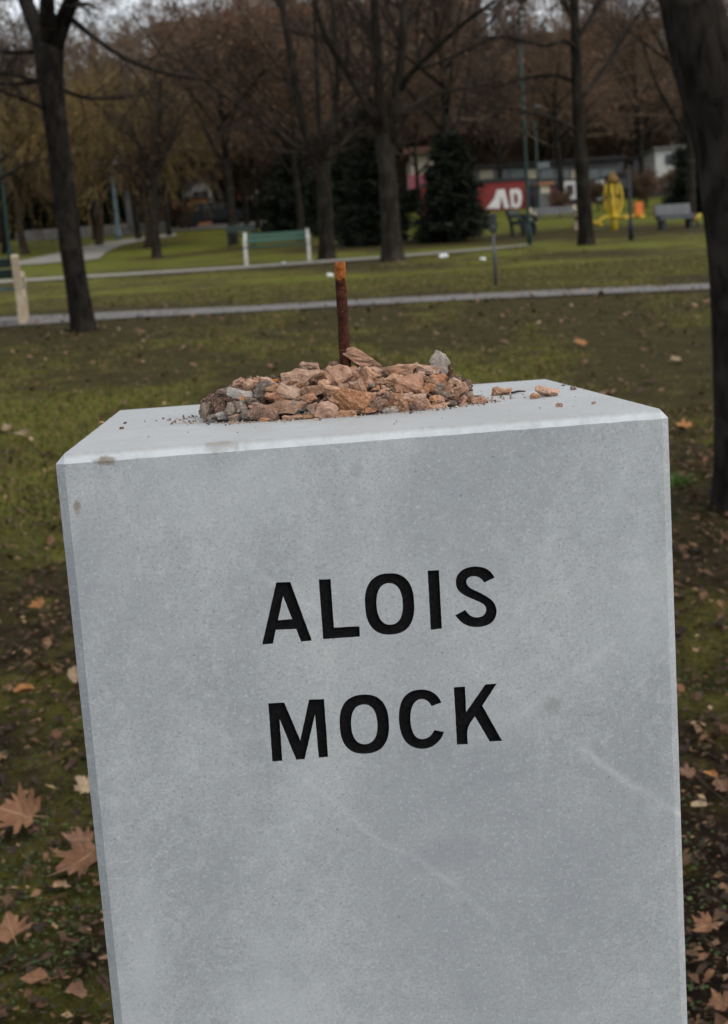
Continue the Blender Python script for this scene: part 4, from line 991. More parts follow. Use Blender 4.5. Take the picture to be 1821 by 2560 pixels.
NEARL = [dict(k=7, ratio=.5, ang=42, lo=.25, up=.1, wig=.12, rr=.36, lmin=.6), dict(k=5, ratio=.5, ang=42, lo=.1, up=.05, wig=.15, rr=.5, lmin=.35), dict(k=4, ratio=.5, ang=40, lo=.1, up=.05, wig=.16, rr=.6, npt=4, lmin=.2)]
# left near tree
authored_tree((208, 822), 16.2, [(208, 815, 29, 0), (196, 740, 27, 0), (178, 620, 26.5, 0), (160, 480, 27, 0), (145, 350, 28, 0), (131, 240, 29, 0), (124, 160, 33, 0), (120, 110, 38, 0)],
  [[(118, 130, 26, 0), (88, 60, 20, .2), (62, 0, 17, .4), (20, -110, 13, .9), (-30, -260, 9, 1.4)],
   [(128, 130, 26, 0), (150, 60, 20, -.1), (176, 10, 18, -.3), (215, -90, 14, -.6), (260, -220, 9, -1)],
   [(122, 120, 24, 0), (118, 20, 18, -.4), (112, -110, 13, -.9), (120, -260, 8, -1.4)],
   [(182, 50, 8, -.2), (230, 90, 6, -.6), (300, 140, 5.5, -1), (370, 175, 5, -1.4), (440, 190, 3.5, -1.7), (540, 205, 2, -2)],
   [(95, 200, 7, 0), (40, 215, 5, .4), (-30, 205, 4, .8), (-120, 190, 3, 1.2)],
   [(92, 128, 7, .2), (30, 132, 5, .6), (-40, 126, 4, 1)],
   [(110, 212, 6, 0), (50, 185, 4.5, -.4), (-20, 178, 3.5, -.9), (-90, 182, 2.5, -1.3)],
   [(118, 275, 6, 0), (60, 245, 5, -.3), (0, 228, 4, -.7), (-60, 205, 3, -1)],
   [(160, 225, 6, .2), (210, 248, 5, .6), (270, 246, 4, 1), (330, 240, 3, 1.3)]],
  'dark leaning-looking bare tree at the left, standing by the near asphalt path', 11, M_bark_near, NEARL, .0035, sides=26, rough_=.06)
# left hooked low branch coming in from outside the frame belongs to a tree whose trunk stands left of the view
authored_tree((-165, 760), 19, [(-165, 752, 30, 0), (-170, 600, 27, 0), (-175, 470, 25, 0), (-185, 300, 22, 0), (-200, 60, 16, 0)],
  [[(-174, 520, 12, 0), (-110, 480, 8, -.1), (-40, 448, 6.5, -.2), (10, 452, 6.5, -.2), (40, 445, 6, -.2), (52, 420, 5, -.2), (68, 402, 2.5, -.2)],
   [(-176, 470, 9, 0), (-90, 430, 6, .1), (-20, 418, 5, .1), (15, 400, 4, .1), (32, 376, 2.5, .1)]],
  'bare tree outside the left edge whose hooked low branch reaches into view', 12, M_bark, [dict(k=5, ratio=.3, ang=50, lo=.5, rr=.4, lmin=.3), dict(k=4, ratio=.5, ang=45, rr=.5, lmin=.2)], .004)
# right near tree
authored_tree((1880, 1240), 6.5, [(1877, 1232, 84, 0), (1868, 1000, 80, 0), (1860, 800, 78, 0), (1852, 600, 78, 0), (1832, 420, 79, 0), (1800, 270, 82, 0), (1765, 150, 80, 0), (1732, 30, 72, 0), (1705, -80, 66, 0)],
  [[(1716, -40, 46, 0), (1660, -180, 30, .1), (1600, -330, 20, .2)]],
  'thick dark tree trunk filling the right frame edge beside the plinth', 13, M_bark_near, [dict(k=4, ratio=.4, ang=40, lo=.8, rr=.3, lmin=.4), dict(k=4, ratio=.5, ang=42)], .003, sides=40, rough_=.045)
# twin pair in the middle
authored_tree((818, 656), 37.5, [(819, 652, 19.5, 0), (815, 560, 18, 0), (812, 470, 17.5, 0), (808, 425, 20, 0), (806, 405, 21, 0)],
  [[(802, 415, 13, 0), (770, 350, 10.5, .2), (748, 270, 9.5, .4), (735, 190, 9, .5), (722, 100, 8.5, .7), (702, 0, 7.5, 1), (680, -120, 6, 1.4)],
   [(800, 418, 8, -.1), (745, 372, 6.5, -.4), (690, 330, 5, -.8), (640, 290, 4.5, -1.1), (560, 240, 3.5, -1.6), (480, 175, 3, -2.2)],
   [(812, 410, 12, 0), (828, 340, 9, .1), (842, 260, 8, .1), (846, 190, 7, 0), (840, 90, 6, -.2), (828, -20, 5, -.4)],
   [(815, 420, 9, .2), (845, 365, 7, .5), (880, 330, 5, .8), (905, 318, 3.5, 1)],
   [(806, 415, 9, .4), (800, 330, 6.5, .9), (796, 220, 6, 1.2), (790, 120, 5, 1.5), (786, 0, 4, 1.8)]],
  'bare tree behind the tip of the iron rod, right of the green bench', 21, M_bark, FINE, .0045)
authored_tree((982, 674), 33, [(984, 670, 27, 0), (980, 600, 24, 0), (974, 500, 22, 0), (968, 400, 22, 0), (962, 330, 24, 0), (958, 300, 26, 0)],
  [[(946, 318, 12, -.1), (918, 262, 10, -.2), (890, 215, 9.5, -.3), (850, 150, 8.5, -.5), (815, 95, 8, -.7), (795, 40, 7, -.9), (778, -30, 6, -1.2)],
   [(950, 310, 14, 0), (948, 210, 11.5, .1), (944, 120, 11, .2), (936, 20, 10, .3), (930, -100, 8, .4)],
   [(974, 310, 14, 0), (994, 240, 11, 0), (1004, 150, 10.5, 0), (1010, 50, 10, 0), (1020, -80, 8, 0)],
   [(1000, 225, 9, 0), (1025, 180, 7.5, -.2), (1060, 150, 6.5, -.5), (1110, 102, 5.5, -.9), (1165, 52, 5, -1.3), (1240, 0, 4, -1.8)],
   [(978, 300, 7, .2), (1040, 258, 5.5, .6), (1100, 228, 5, 1), (1160, 222, 4, 1.3), (1240, 205, 3, 1.8)],
   [(1030, 175, 5, .1), (1090, 160, 4, .5), (1180, 120, 3.5, .9), (1260, 85, 3, 1.3)]],
  'stout bare tree right of the iron rod with two upright limbs', 22, M_bark, FINE, .0045)
authored_tree((1466, 632), 35, [(1468, 628, 20, 0), (1464, 540, 18, 0), (1456, 440, 17, 0), (1450, 350, 15.5, 0), (1444, 240, 13.5, 0), (1440, 120, 12, 0), (1436, 0, 10, 0), (1432, -140, 7, 0)],
  [[(1448, 250, 7, 0), (1490, 200, 6, .3), (1530, 140, 5, .6), (1580, 60, 4, 1), (1640, -20, 3, 1.4)],
   [(1444, 130, 7, 0), (1420, 90, 5.5, -.3), (1370, 120, 4, -.8), (1300, 95, 3.5, -1.3), (1210, 92, 3, -1.8)],
   [(1446, 210, 6, 0), (1400, 185, 4.5, .4), (1330, 190, 3.5, .9), (1230, 220, 3, 1.5)],
   [(1450, 330, 6, 0), (1400, 300, 4, -.3), (1330, 280, 3.5, -.8), (1220, 262, 2.5, -1.4)],
   [(1442, 100, 7, 0), (1475, 50, 5.5, .2), (1500, 0, 5, .4), (1530, -80, 4, .7)]],
  'slim bare tree right of the plinth with one straight central stem', 23, M_bark, FINE, .0045, leaves=500)
authored_tree((391, 643), 49, [(392, 638, 12, 0), (388, 580, 10.5, 0), (386, 500, 9.5, 0), (388, 430, 8.5, 0), (394, 380, 7, 0)],
  [[(386, 470, 6, 0), (360, 400, 5, .3), (330, 320, 4, .8)], [(390, 440, 6, 0), (420, 370, 5, .3), (450, 290, 4, .8)], [(390, 400, 6, 0), (398, 320, 5, -.3), (402, 200, 4, -.8)], [(386, 480, 4, 0), (340, 430, 3, .5), (290, 400, 2, 1)]],
  'small bare tree on the lawn beside the pale winding path', 24, M_bark, FINE, .006, leaves=1500)

# generic bare trees, four builds
def generic_tree(seed, H=13.0, r=.22, stem=3.0, levels=None, rmin=.009, leaves=0, spread=1.0, nl=8):
    r_ = np.random.default_rng(seed); pts = [np.array([0, 0, -.3])]
    x = y = 0
    for i in range(1, 7):
        x += r_.normal(0, .10); y += r_.normal(0, .10); pts.append(np.array([x, y, H * .62 * i / 6]))
    rad = np.linspace(r, r * .35, 7); par = [(np.array(pts[3:]), rad[3:])]; limbs = []
    for i in range(nl):
        f_ = i / nl; z0 = stem + (H * .55 - stem) * f_; a = r_.uniform(0, 6.28) if i else 0.5; a = i * 2.4 + r_.normal(0, .3)
        L = H * (.52 - .22 * f_) * r_.uniform(.8, 1.15) * spread; rise = r_.uniform(.75, 1.5)
        p0_ = np.array([np.interp(z0, [q[2] for q in pts], [q[0] for q in pts]), np.interp(z0, [q[2] for q in pts], [q[1] for q in pts]), z0]); d = np.array([math.cos(a), math.sin(a), rise]); d /= np.linalg.norm(d)
        lp = [p0_]
        for j in range(4):
            d = d + r_.normal(0, .08, 3) + [0, 0, .05]; d /= np.linalg.norm(d); lp.append(lp[-1] + d * L / 4)
        par.append((lp, np.linspace(r * .45 * (1 - .4 * f_), r * .10, 5))); limbs.append(par[-1])
    mb = MB()
    tm = trunk_mesh(pts, rad, 10, .05, seed, .35, .35)
    for lp, lr in limbs: q, w = resample(lp, lr, 7); mb.tubes(q, w, 6)
    lm = mb.mesh('limbs', True)
    cm = crown_mesh(par, levels or [dict(k=9, ratio=.6, ang=42, lo=.12, up=.25, wig=.12, rr=.5, lmin=1.3), dict(k=7, ratio=.5, ang=42, lo=.1, up=.15, wig=.15, rr=.55, npt=4, lmin=.6), dict(k=6, ratio=.52, ang=40, lo=.1, up=.1, wig=.15, rr=.7, npt=3, lmin=.4)], seed, rmin, leaves, .13)
    return tm, lm, cm
def tree_parts(label, tm, lm, cm, bark_m, tw, leafm=None, name='bare_tree'):
    root = empty(name); tag(root, label, 'tree')
    if not tm.materials: tm.materials.append(bark_m)
    if not lm.materials: lm.materials.append(bark_m)
    if not cm.materials:
        cm.materials.append(tw)
        if leafm: cm.materials.append(leafm)
    link('trunk', tm, None, root); link('limbs', lm, None, root); link('crown', cm, None, root); return root
def copy_tree(o, parent=None):
    c = o.copy(); col.objects.link(c)
    if parent: c.parent = parent
    for ch in list(o.children): copy_tree(ch, c)
    return c
V1 = tree_parts('x', *generic_tree(51, 13, .20, 3.0, leaves=0), M_bark, M_twig)
V2 = tree_parts('x', *generic_tree(52, 15, .24, 3.4, leaves=2600), M_bark, M_twig, M_dry_leaf)
V3 = tree_parts('x', *generic_tree(53, 12, .17, 2.4, leaves=0, spread=1.15), M_bark, M_twig)
V4 = tree_parts('x', *generic_tree(54, 14, .20, 2.8, leaves=5200), M_bark, M_twig, M_dry_leaf)
# willow with hanging yellow twigs
WIL = [dict(k=8, ratio=.7, ang=45, lo=.2, up=-.2, wig=.12, rr=.5, lmin=1.5), dict(k=9, ratio=.8, ang=50, lo=.1, up=-1.6, wig=.10, rr=.4, lmin=1.4), dict(k=4, ratio=.45, ang=30, lo=.1, up=-1.0, wig=.10, rr=.7, npt=4, lmin=.5)]
V5 = tree_parts('x', *generic_tree(55, 10, .20, 2.6, WIL, .011, 3600, 1.0), M_bark_brown, M_twig_y, M_needle_y, 'willow_tree')
used = set()
def plant(proto, px, py, label, s=1.0, rz=None, Y=None, group=None):
    if Y is None: g = G(px, py)
    else:
        q = P(px, py, Y); g = Vector((q.x, Y, gzf(q.x, Y)))
    if proto.name in used: o = copy_tree(proto)
    else: used.add(proto.name); o = proto
    o.location = g; o.rotation_euler = (0, 0, random.uniform(0, 6.28) if rz is None else rz); o.scale = (s, s, s)
    o['label'] = label
    if group: o['group'] = group
    return o
plant(V1, 86, 597, 'thin slanting bare tree between the left dark tree and the lamp post', .8)
plant(V3, 12, 634, 'bare tree directly behind the green lamp post at the left edge', .9)
plant(V3, 223, 584, 'thin yellowish-barked young tree just right of the dark left tree', .6)
plant(V1, 424, 590, 'bare tree behind and right of the small tree by the winding path', .8)
plant(V2, 456, 572, 'bare tree in front of the white building with the arch', .8)
plant(V2, 584, 612, 'bare tree behind the left end of the green bench', .85)
plant(V1, 645, 568, 'thin bare tree above the back of the green bench', .8)
plant(V4, 752, 600, 'bare tree behind the right end of the green bench', .85)
plant(V1, 698, 556, 'thin tree by the pale street, left of the tree behind the rod', .7)
plant(V4, 785, 560, 'far bare tree just left of the tree behind the rod', .8)
plant(V2, 1138, 604, 'bare tree with a brownish trunk in front of the right dark conifer', .85)
plant(V4, 1408, 508, 'far forked bare tree left of the slim straight tree', .85, Y=68)
plant(V2, 1728, 574, 'bare tree with short trunk beside the white building on the right', .8, Y=50)
plant(V5, 60, 560, 'yellow-twigged willow at the far left edge', .95, Y=62)
plant(V5, 240, 560, 'yellow-twigged willow between the dark left tree and the blue pole', 1.0, Y=66)
plant(V5, 360, 570, 'yellow-twigged willow behind the small tree by the winding path', .8, Y=60)
# belt of bare trees beyond the lawn
BG = 'bare trees of the far belt behind the park'
i = 0
for (Y, xs_, sc_) in [(81, (-17, -12.5, -8.2, -4, 0.5, 5.5, 10, 15, 20), .95), (90, (-22, -16, -10.5, -6, -1.5, 3, 8, 13, 18.5, 24), 1.1), (98, (-27, -20, -13, -7.5, -2, 4, 9.5, 15, 21, 28), 1.3), (116, (-30, -22.5, -9, -2.5, 4.5, 11, 25, 32), 1.5)]:
    for x in xs_:
        x = x + rng.normal(0, .8); y = Y + rng.normal(0, 2.5)
        pr = [V1, V2, V3, V4, V1, V3][i % 6]
        s = sc_ * rng.uniform(.88, 1.12)
        if x / y < -.11: s *= .52
        if x / y > .12: s *= .80
        o = copy_tree(pr); o.location = (x, y, gzf(x, y)); o.rotation_euler = (0, 0, rng.uniform(0, 6.28)); o.scale = (s, s, s)
        tag(o, 'bare brown-twigged tree in the dense far belt behind the park lawn', 'tree', BG); i += 1

for (x, y, s) in [(-17.5, 66, .95), (-13.5, 74, 1.1), (-20, 80, 1.25), (-10.5, 70, 1.0), (-15, 88, 1.3), (17, 78, 1.15), (20, 92, 1.3), (13.5, 88, 1.2)]:
    o = copy_tree(V3 if int(y) % 4 else V1); o.location = (x, y, gzf(x, y)); o.rotation_euler = (0, 0, x * 3.1); o.scale = (s, s, s)
    tag(o, 'bare brown-twigged tree in the dense far belt behind the park lawn', 'tree', BG)
# low thicket of twiggy shrub trees behind the walls, and a wooded slope behind it
V6 = tree_parts('x', *generic_tree(56, 8, .10, .5, [dict(k=9, ratio=.6, ang=42, lo=.05, up=.25, wig=.12, rr=.5, lmin=1.2), dict(k=8, ratio=.5, ang=42, lo=.05, up=.15, wig=.15, rr=.55, npt=4, lmin=.6), dict(k=6, ratio=.55, ang=40, lo=.05, up=.1, wig=.15, rr=.7, npt=3, lmin=.5)], .014, 2500, 1.0, 12), M_bark_brown, M_twig, M_dry_leaf, 'shrub_tree')
first = True
for Y, x0_, x1_, st, sc_ in [(101, -27, 28, 4.2, 1.25), (109, -30, 31, 4.6, 1.5), (122, -34, 36, 5.5, 1.7)]:
    x = x0_
    while x < x1_:
        y = Y + rng.normal(0, 1.2); o = V6 if first else copy_tree(V6); first = False
        s = sc_ * rng.uniform(.85, 1.15) * (.50 if x / y < -.11 else .72 if x / y > .11 else .85); o.location = (x, y, gzf(x, y)); o.scale = (s, s, s); o.rotation_euler = (0, 0, rng.uniform(0, 6.28))
        tag(o, 'brown twiggy shrub tree in the dense thicket beyond the park walls', 'shrub', 'shrub trees in the thicket beyond the park'); x += st * rng.uniform(.8, 1.2)

# conifers
def conifer(H, Rr, seed, n_br=150, skirt=.25):
    r_ = np.random.default_rng(seed); mb = MB(); mb.tubes([(0, 0, -.3), (0, 0, H * .5), (0, 0, H)], [Rr * .075, Rr * .045, .02], 8); tm = mb.mesh('trunk')
    z = skirt + (H - skirt) * r_.random(n_br) ** 1.35; L = Rr * (1 - (z - skirt) / (H - skirt)) ** .8 * r_.uniform(.6, 1.12, n_br) + .15; a = r_.uniform(0, 6.28, n_br)
    Vs = []
    for zi, Li, ai in zip(z, L, a):
        m = int(45 + 95 * Li / Rr); t_ = r_.random(m) ** .7
        c = np.stack([np.cos(ai) * Li * t_, np.sin(ai) * Li * t_, zi - .28 * Li * t_ + .22 * Li * t_ ** 2], -1) + r_.normal(0, .07 + .06 * Li / Rr, (m, 3)) * [1, 1, .6]
        d = r_.normal(size=(m, 3)) * .6 + [np.cos(ai), np.sin(ai), -.1]; d /= np.linalg.norm(d, axis=1, keepdims=True)
        w = np.cross(d, r_.normal(size=(m, 3))); w /= np.linalg.norm(w, axis=1, keepdims=True)
        ln = r_.uniform(.14, .34, m)[:, None]; Vs.append(np.stack([c - w * ln * .16, c + w * ln * .16, c + d * ln], 1))
    V = np.concatenate(Vs).reshape(-1, 3)
    return tm, make_mesh('foliage', V, [np.arange(len(V)).reshape(-1, 3)])
def put_conifer(px, py, H, Rr, seed, label, Y=None, n=150):
    tm, fm = conifer(H, Rr, seed, n)
    g = G(px, py) if Y is None else Vector((P(px, py, Y).x, Y, gzf(P(px, py, Y).x, Y)))
    root = empty('conifer', g); link('trunk', tm, M_bark, root); link('foliage', fm, M_needle, root); tag(root, label, 'conifer tree'); return root
put_conifer(938, 612, 4.8, 1.05, 61, 'dark conifer right behind the stout tree', n=190)
put_conifer(1135, 604, 3.6, 1.1, 62, 'wide dark conifer with low skirts, right of the stout tree', n=190)
put_conifer(740, 548, 4.2, 2.2, 63, 'dark broad conifer behind the green bench', Y=66, n=170)
put_conifer(880, 560, 5.2, 2.0, 64, 'tall dark conifer between the two middle trees', Y=60, n=200)
put_conifer(1750, 560, 5.0, 1.3, 65, 'dark green conifer against the white building at the right', Y=58)

# ------------------------------------------------------------------ park furniture
def bench(loc, rz, label, end_m, slat_m, Lb=1.75, group=None, seat_m=None, dk=1.0):
    r_ = empty('park_bench', loc, rz)
    # local: x along the bench, faces -y
    for s in (-1, 1):
        mb = MB(); x = s * Lb / 2
        def poly(pts_, th=.09):
            pts_ = [(a * dk, b) for a, b in pts_]; n_ = len(pts_); V = [(x - th / 2, a, b) for a, b in pts_] + [(x + th / 2, a, b) for a, b in pts_]
            mb.add(V, [list(range(n_))[::-1], list(range(n_, 2 * n_))], [(i, (i + 1) % n_, n_ + (i + 1) % n_, n_ + i) for i in range(n_)])
        poly([(.02, -.05), (.14, -.05), (.17, .40), (.31, .86), (.22, .89), (.07, .46)])             # rear upright
        poly([(-.36, -.05), (-.26, -.05), (-.20, .34), (.05, .36), (.07, .46), (-.36, .44), (-.40, .30)])      # front leg and seat bearer
        poly([(-.44, .46), (-.34, .44), (-.24, .62), (.12, .60), (.14, .67), (-.34, .69), (-.46, .64)])        # arm rest
        mb.build('end_frame', end_m, r_)
    for i in range(4): MB().box((0, -.30 + i * .105, .47), (Lb + .06, .085, .035)).build('seat_slat', seat_m or slat_m, r_)
    for i in range(2): MB().box((0, .15 + i * .055, .655 + i * .135), (Lb + .06, .03, .115), rx=-.33).build('back_slat', slat_m, r_)
    tag(r_, label, 'bench', group); return r_
g = (G(628, 661) + G(766, 654)) / 2
bench((g.x, g.y, gzf(g.x, g.y)), .04, 'green slatted bench with white concrete ends, left of the iron rod', M_conc_w, M_wood_green, 1.72)
g = G(600, 620)
bench((g.x, g.y + 1, gzf(g.x, g.y + 1)), .1, 'dark bench half hidden behind the left end of the green bench', M_dark, M_wood_dark, 1.0)
g = G(44, 812)
nb = bench((g.x - .83, g.y + .05, gzf(g.x, g.y) + .0), R(180) + .13, 'bench seen from behind at the left frame edge, pale concrete end and dark green back', M_conc, M_wood_dark, 1.75, seat_m=M_seat_blue, dk=.85)
g = G(1302, 590)
bench((g.x, g.y, g.z), 1.15, 'dark bench seen end-on behind the right green lamp post', M_dark, M_wood_dark, 1.2)
g = G(1388, 578)
bench((g.x, g.y, g.z), .1, 'weathered grey bench between the lamp post and the slim straight tree', M_conc, M_greymetal, 1.6)
# grey slab bench with dark gap at the far right
g = G(1690, 572); r_ = empty('slab_bench', g, .1)
MB().box((0, 0, .38), (1.15, .55, .16), rx=.05).build('seat', M_greymetal, r_); MB().box((0, .26, .58), (1.15, .12, .40), rx=-.25).build('backrest', M_greymetal, r_)
for s in (-.45, .45): MB().box((s, 0, .14), (.12, .45, .34)).build('leg', M_dark, r_)
tag(r_, 'low grey stone bench beside the dark trunk at the far right of the lawn', 'bench')

def post(px, py_base, py_top, rad_px, m, label, name, cat, Y=None, extra=None, top_r=.8):
    g = G(px, py_base) if Y is None else Vector((P(px, py_base, Y).x, Y, gzf(P(px, py_base, Y).x, Y)))
    s = g.y / FPX; r0 = rad_px * s; h = (P(px, py_top, g.y).z - g.z)
    root = empty(name, g)
    MB().tubes([(0, 0, -.1), (0, 0, .02), (0, 0, h * .5), (0, 0, h)], [r0, r0, r0 * (1 + top_r) / 2, r0 * top_r], 12).build('pole', m, root, True)
    MB().tubes([(0, 0, -.05), (0, 0, .45), (0, 0, .52)], [r0 * 1.5, r0 * 1.4, r0 * 1.05], 12).build('base_sleeve', m, root, True)
    tag(root, label, cat); return root, h, r0, g
def lamp_head(root, h, r0, m):
    MB().tubes([(0, 0, h), (0, -.15, h + .35), (0, -.7, h + .5)], [r0 * .8, r0 * .7, r0 * .6], 8).build('arm', m, root, True)
    MB().box((0, -.95, h + .5), (.26, .6, .12)).build('lamp_housing', M_greymetal, root)
r0_ = post(27, 656, -60, 3.6, M_pole_green, 'tall dark green lamp post behind the bench at the left edge', 'lamp_post', 'lamp post'); lamp_head(*r0_[:3], M_pole_green)
r0_ = post(1325, 613, 60, 4.4, M_pole_green, 'tall green lamp post in front of the red graffiti wall', 'lamp_post', 'lamp post'); lamp_head(*r0_[:3], M_pole_green)
r0_ = post(1349, 540, 300, 2.8, M_pole_green, 'thinner green lamp post just right of and behind the other one', 'lamp_post', 'lamp post', Y=66); lamp_head(*r0_[:3], M_pole_green)
post(296, 590, 440, 5.5, M_pole_blue, 'pale blue pole beyond the winding path', 'pole', 'pole', Y=72)
post(1579, 600, 425, 4.5, M_dark, 'dark post right of the yellow play frame', 'post', 'post')
# slender post with a small dispenser box
root, h, r0, g = post(1241, 718, 580, 3.0, M_greymetal, 'slim grey post carrying a small dark dispenser box by the near path', 'dispenser_post', 'post', Y=18.9)
s = 18.9 / FPX
bx = MB().box((0, 0, h + 20 * s), (18 * s, 14 * s, 42 * s)).build('dispenser_box', M_dark, root)
bm = bmesh.new(); bm.from_mesh(bx.data); bmesh.ops.bevel(bm, geom=bm.edges[:], offset=.018, segments=3, affect='EDGES'); bm.to_mesh(bx.data); bm.free()
MB().box((0, 0, h + 43 * s), (20 * s, 16 * s, 3 * s)).build('lid', M_greymetal, root)
MB().box((0, -7.6 * s, h + 14 * s), (8 * s, 1 * s, 6 * s)).build('slot', M_greymetal, root)

# yellow play device
g = G(1537, 574); s = g.y / FPX; root = empty('play_frame', g, .15); tag(root, 'yellow oval play frame with side arms and an orange seat', 'play equipment')
def loop(a, zc, b, yy, r0, name, rz=0.0, n=28, p=2.6):
    pts_ = []
    for i in range(n + 1):
        th = 2 * math.pi * i / n; C_, S_ = math.cos(th), math.sin(th)
        X = a * math.copysign(abs(C_) ** (2 / p), C_); Z = b * math.copysign(abs(S_) ** (2 / p), S_)
        X *= 1.0 if Z > -b * .3 else 1 - .45 * ((-Z - b * .3) / (b * .7))
        pts_.append((X * math.cos(rz), X * math.sin(rz) + yy, zc + Z))
    MB().tubes(pts_, [r0] * (n + 1), 8, cap=False).build(name, M_yellow, root, True)
loop(22 * s, 72 * s, 44 * s, 0, 3.6 * s, 'hoop'); loop(19 * s, 72 * s, 44 * s, .05, 3.6 * s, 'hoop', 1.1); loop(14 * s, 72 * s, 44 * s, .05, 3.4 * s, 'hoop', 2.2)
MB().tubes([(0, 0, -.1), (0, 0, 30 * s), (0, 0, 110 * s)], [9 * s, 7 * s, 4 * s], 12).build('post', M_yellow, root, True)
MB().tubes([(0, 0, 112 * s), (0, 0, 122 * s), (0, 0, 138 * s)], [16 * s, 14 * s, 5 * s], 12).build('cap', M_brown, root, True)
MB().tubes([(0, 0, 26 * s), (0, 0, 34 * s)], [10 * s, 13 * s], 12).build('hub', M_yellow, root, True)
for pts_, nm_ in [([(0, 0, 30 * s), (-25 * s, -.05, 32 * s), (-52 * s, -.1, 16 * s)], 'arm'), ([(0, 0, 30 * s), (30 * s, 0, 30 * s), (62 * s, 0, 30 * s)], 'arm')]:
    MB().tubes(pts_, [3.4 * s] * 3, 8).build(nm_, M_yellow, root, True)
MB().box((-48 * s, -.08, 18 * s), (26 * s, .3, 5 * s), ry=.35).build('footplate', M_yellow, root)
MB().box((32 * s, 0, 27 * s), (18 * s, .3, 5 * s)).build('footplate', M_yellow, root)
MB().box((64 * s, 0, 46 * s), (19 * s, .12, 34 * s)).build('seat_back', M_orangeplastic, root); MB().box((66 * s, -.12, 28 * s), (14 * s, .3, 8 * s)).build('seat', M_yellow, root)
g = G(1745, 566); s = g.y / FPX; root = empty('spring_rider', g); tag(root, 'small yellow spring rider at the far right behind the big trunk', 'play equipment')
MB().tubes([(0, 0, -.02), (0, 0, 14 * s)], [3 * s, 3 * s], 8).build('spring', M_dark, root, True); MB().tubes([(-9 * s, 0, 16 * s), (0, 0, 20 * s), (7 * s, 0, 30 * s)], [4 * s, 6 * s, 3 * s], 8).build('body', M_yellow, root, True)

# white litter
for px, py, w, h, lab in [(1110, 640, 23, 11, 'largest scrap of white litter, on the lawn between the stout tree and the dispenser post'), (1207, 647, 16, 9, 'small white scrap just left of the dispenser post'), (826, 688, 17, 10, 'white scrap beside the tip of the iron rod'), (711, 657, 12, 8, 'small pale scrap at the foot of the green bench')]:
    g = G(px, py + 4); s = g.y / FPX; m = rock_mesh(int(px), 12)
    o = link('litter_scrap', m, M_paper, None, (g.x, g.y, g.z + h * s * .42)); o.scale = (w * s, w * s * .8, h * s); tag(o, lab, 'litter', 'white litter on the far lawn')

# ------------------------------------------------------------------ walls and buildings beyond the park
def block(px0, py0, px1, py1, Y, depth, name, m, parent=None, z_low=None, rz=0.0):
    """box whose front face spans that part of the view at distance Y"""
    a = P(px0, (py0 + py1) / 2, Y); b = P(px1, (py0 + py1) / 2, Y); t_ = P((px0 + px1) / 2, py0, Y); l_ = P((px0 + px1) / 2, py1, Y)
    zl = l_.z if z_low is None else z_low
    return MB().box(((a.x + b.x) / 2, Y + depth / 2, (t_.z + zl) / 2), (b.x - a.x, depth, t_.z - zl)).build(name, m, parent)
def Z0(px, Y): return gzf(P(px, 500, Y).x, Y) - .4
# red graffiti wall
root = empty('graffiti_wall', (0, 0, 0)); tag(root, 'low red wall with big white graffiti letters behind the green lamp post', 'wall')
block(1055, 458, 1322, 520, 76, .35, 'wall_face', M_redwall, root, Z0(1200, 76)); block(1052, 451, 1324, 459, 75.95, .45, 'coping', M_darkwall, root)
def graffiti(polys, Yg, m, th=.04):
    for poly in polys:
        V = [P(x, y, Yg) for x, y in poly]; n_ = len(V); MB().add([tuple(v_) for v_ in V] + [(v_.x, v_.y + th, v_.z) for v_ in V], [list(range(n_))[::-1], list(range(n_, 2 * n_))], [(i, (i + 1) % n_, n_ + (i + 1) % n_, n_ + i) for i in range(n_)]).build('graffiti_letter', m, root)
M_graf = noisy('white_graffiti', (0.60, 0.58, 0.58), (0.75, 0.73, 0.72), 2)
graffiti([[(1217, 521), (1236, 497), (1243, 474), (1262, 472), (1274, 519), (1262, 521), (1254, 490), (1250, 521)],
          [(1275, 474), (1284, 471), (1287, 515), (1279, 520)],
          [(1284, 474), (1294, 470), (1303, 476), (1306, 496), (1303, 514), (1294, 521), (1284, 518), (1287, 508), (1293, 509), (1296, 496), (1293, 484), (1286, 484)]], 75.94, M_graf)
# dark purple wall with kiosk and posters
root = empty('dark_wall', (0, 0, 0)); tag(root, 'dark purplish wall continuing right of the red graffiti wall', 'wall')
block(1324, 462, 1520, 516, 77, .35, 'wall_face', M_purple, root, Z0(1420, 77)); block(1322, 455, 1522, 463, 76.95, .45, 'coping', M_darkwall, root)
for a in ((1412, 452, 1440, 498), (1492, 450, 1512, 500)): block(*a, 76.9, .06, 'poster', M_white, root)
block(1418, 462, 1434, 486, 76.86, .03, 'poster_print', M_purple, root)
root = empty('kiosk', (0, 0, 0)); tag(root, 'small grey kiosk with a red frame between the lamp posts and the slim tree', 'kiosk')
block(1345, 462, 1380, 517, 75.4, .9, 'cabinet', M_greywall, root, Z0(1360, 75)); block(1380, 456, 1385, 517, 75.3, 1.0, 'red_side', M_redwall, root, Z0(1380, 75)); block(1344, 455, 1386, 461, 75.2, 1.2, 'roof', M_orangewall, root); block(1352, 464, 1375, 482, 75.36, .03, 'window', M_cream, root)
# pavilion with a glass band
root = empty('pavilion', (0, 0, 0)); tag(root, 'long low grey pavilion with a pale glass band above the red wall', 'building')
block(1190, 408, 1560, 520, 86, 8, 'wall', M_greywall, root, Z0(1300, 86)); block(1185, 400, 1565, 409, 85.6, 9, 'roof', M_darkwall, root)
for i in range(9): block(1200 + i * 38, 424, 1234 + i * 38, 446, 85.92, .07, 'window', M_paleglass if i % 3 else M_cream, root)
block(1340, 405, 1375, 420, 80, .2, 'skylight_sign', M_paleglass, root)
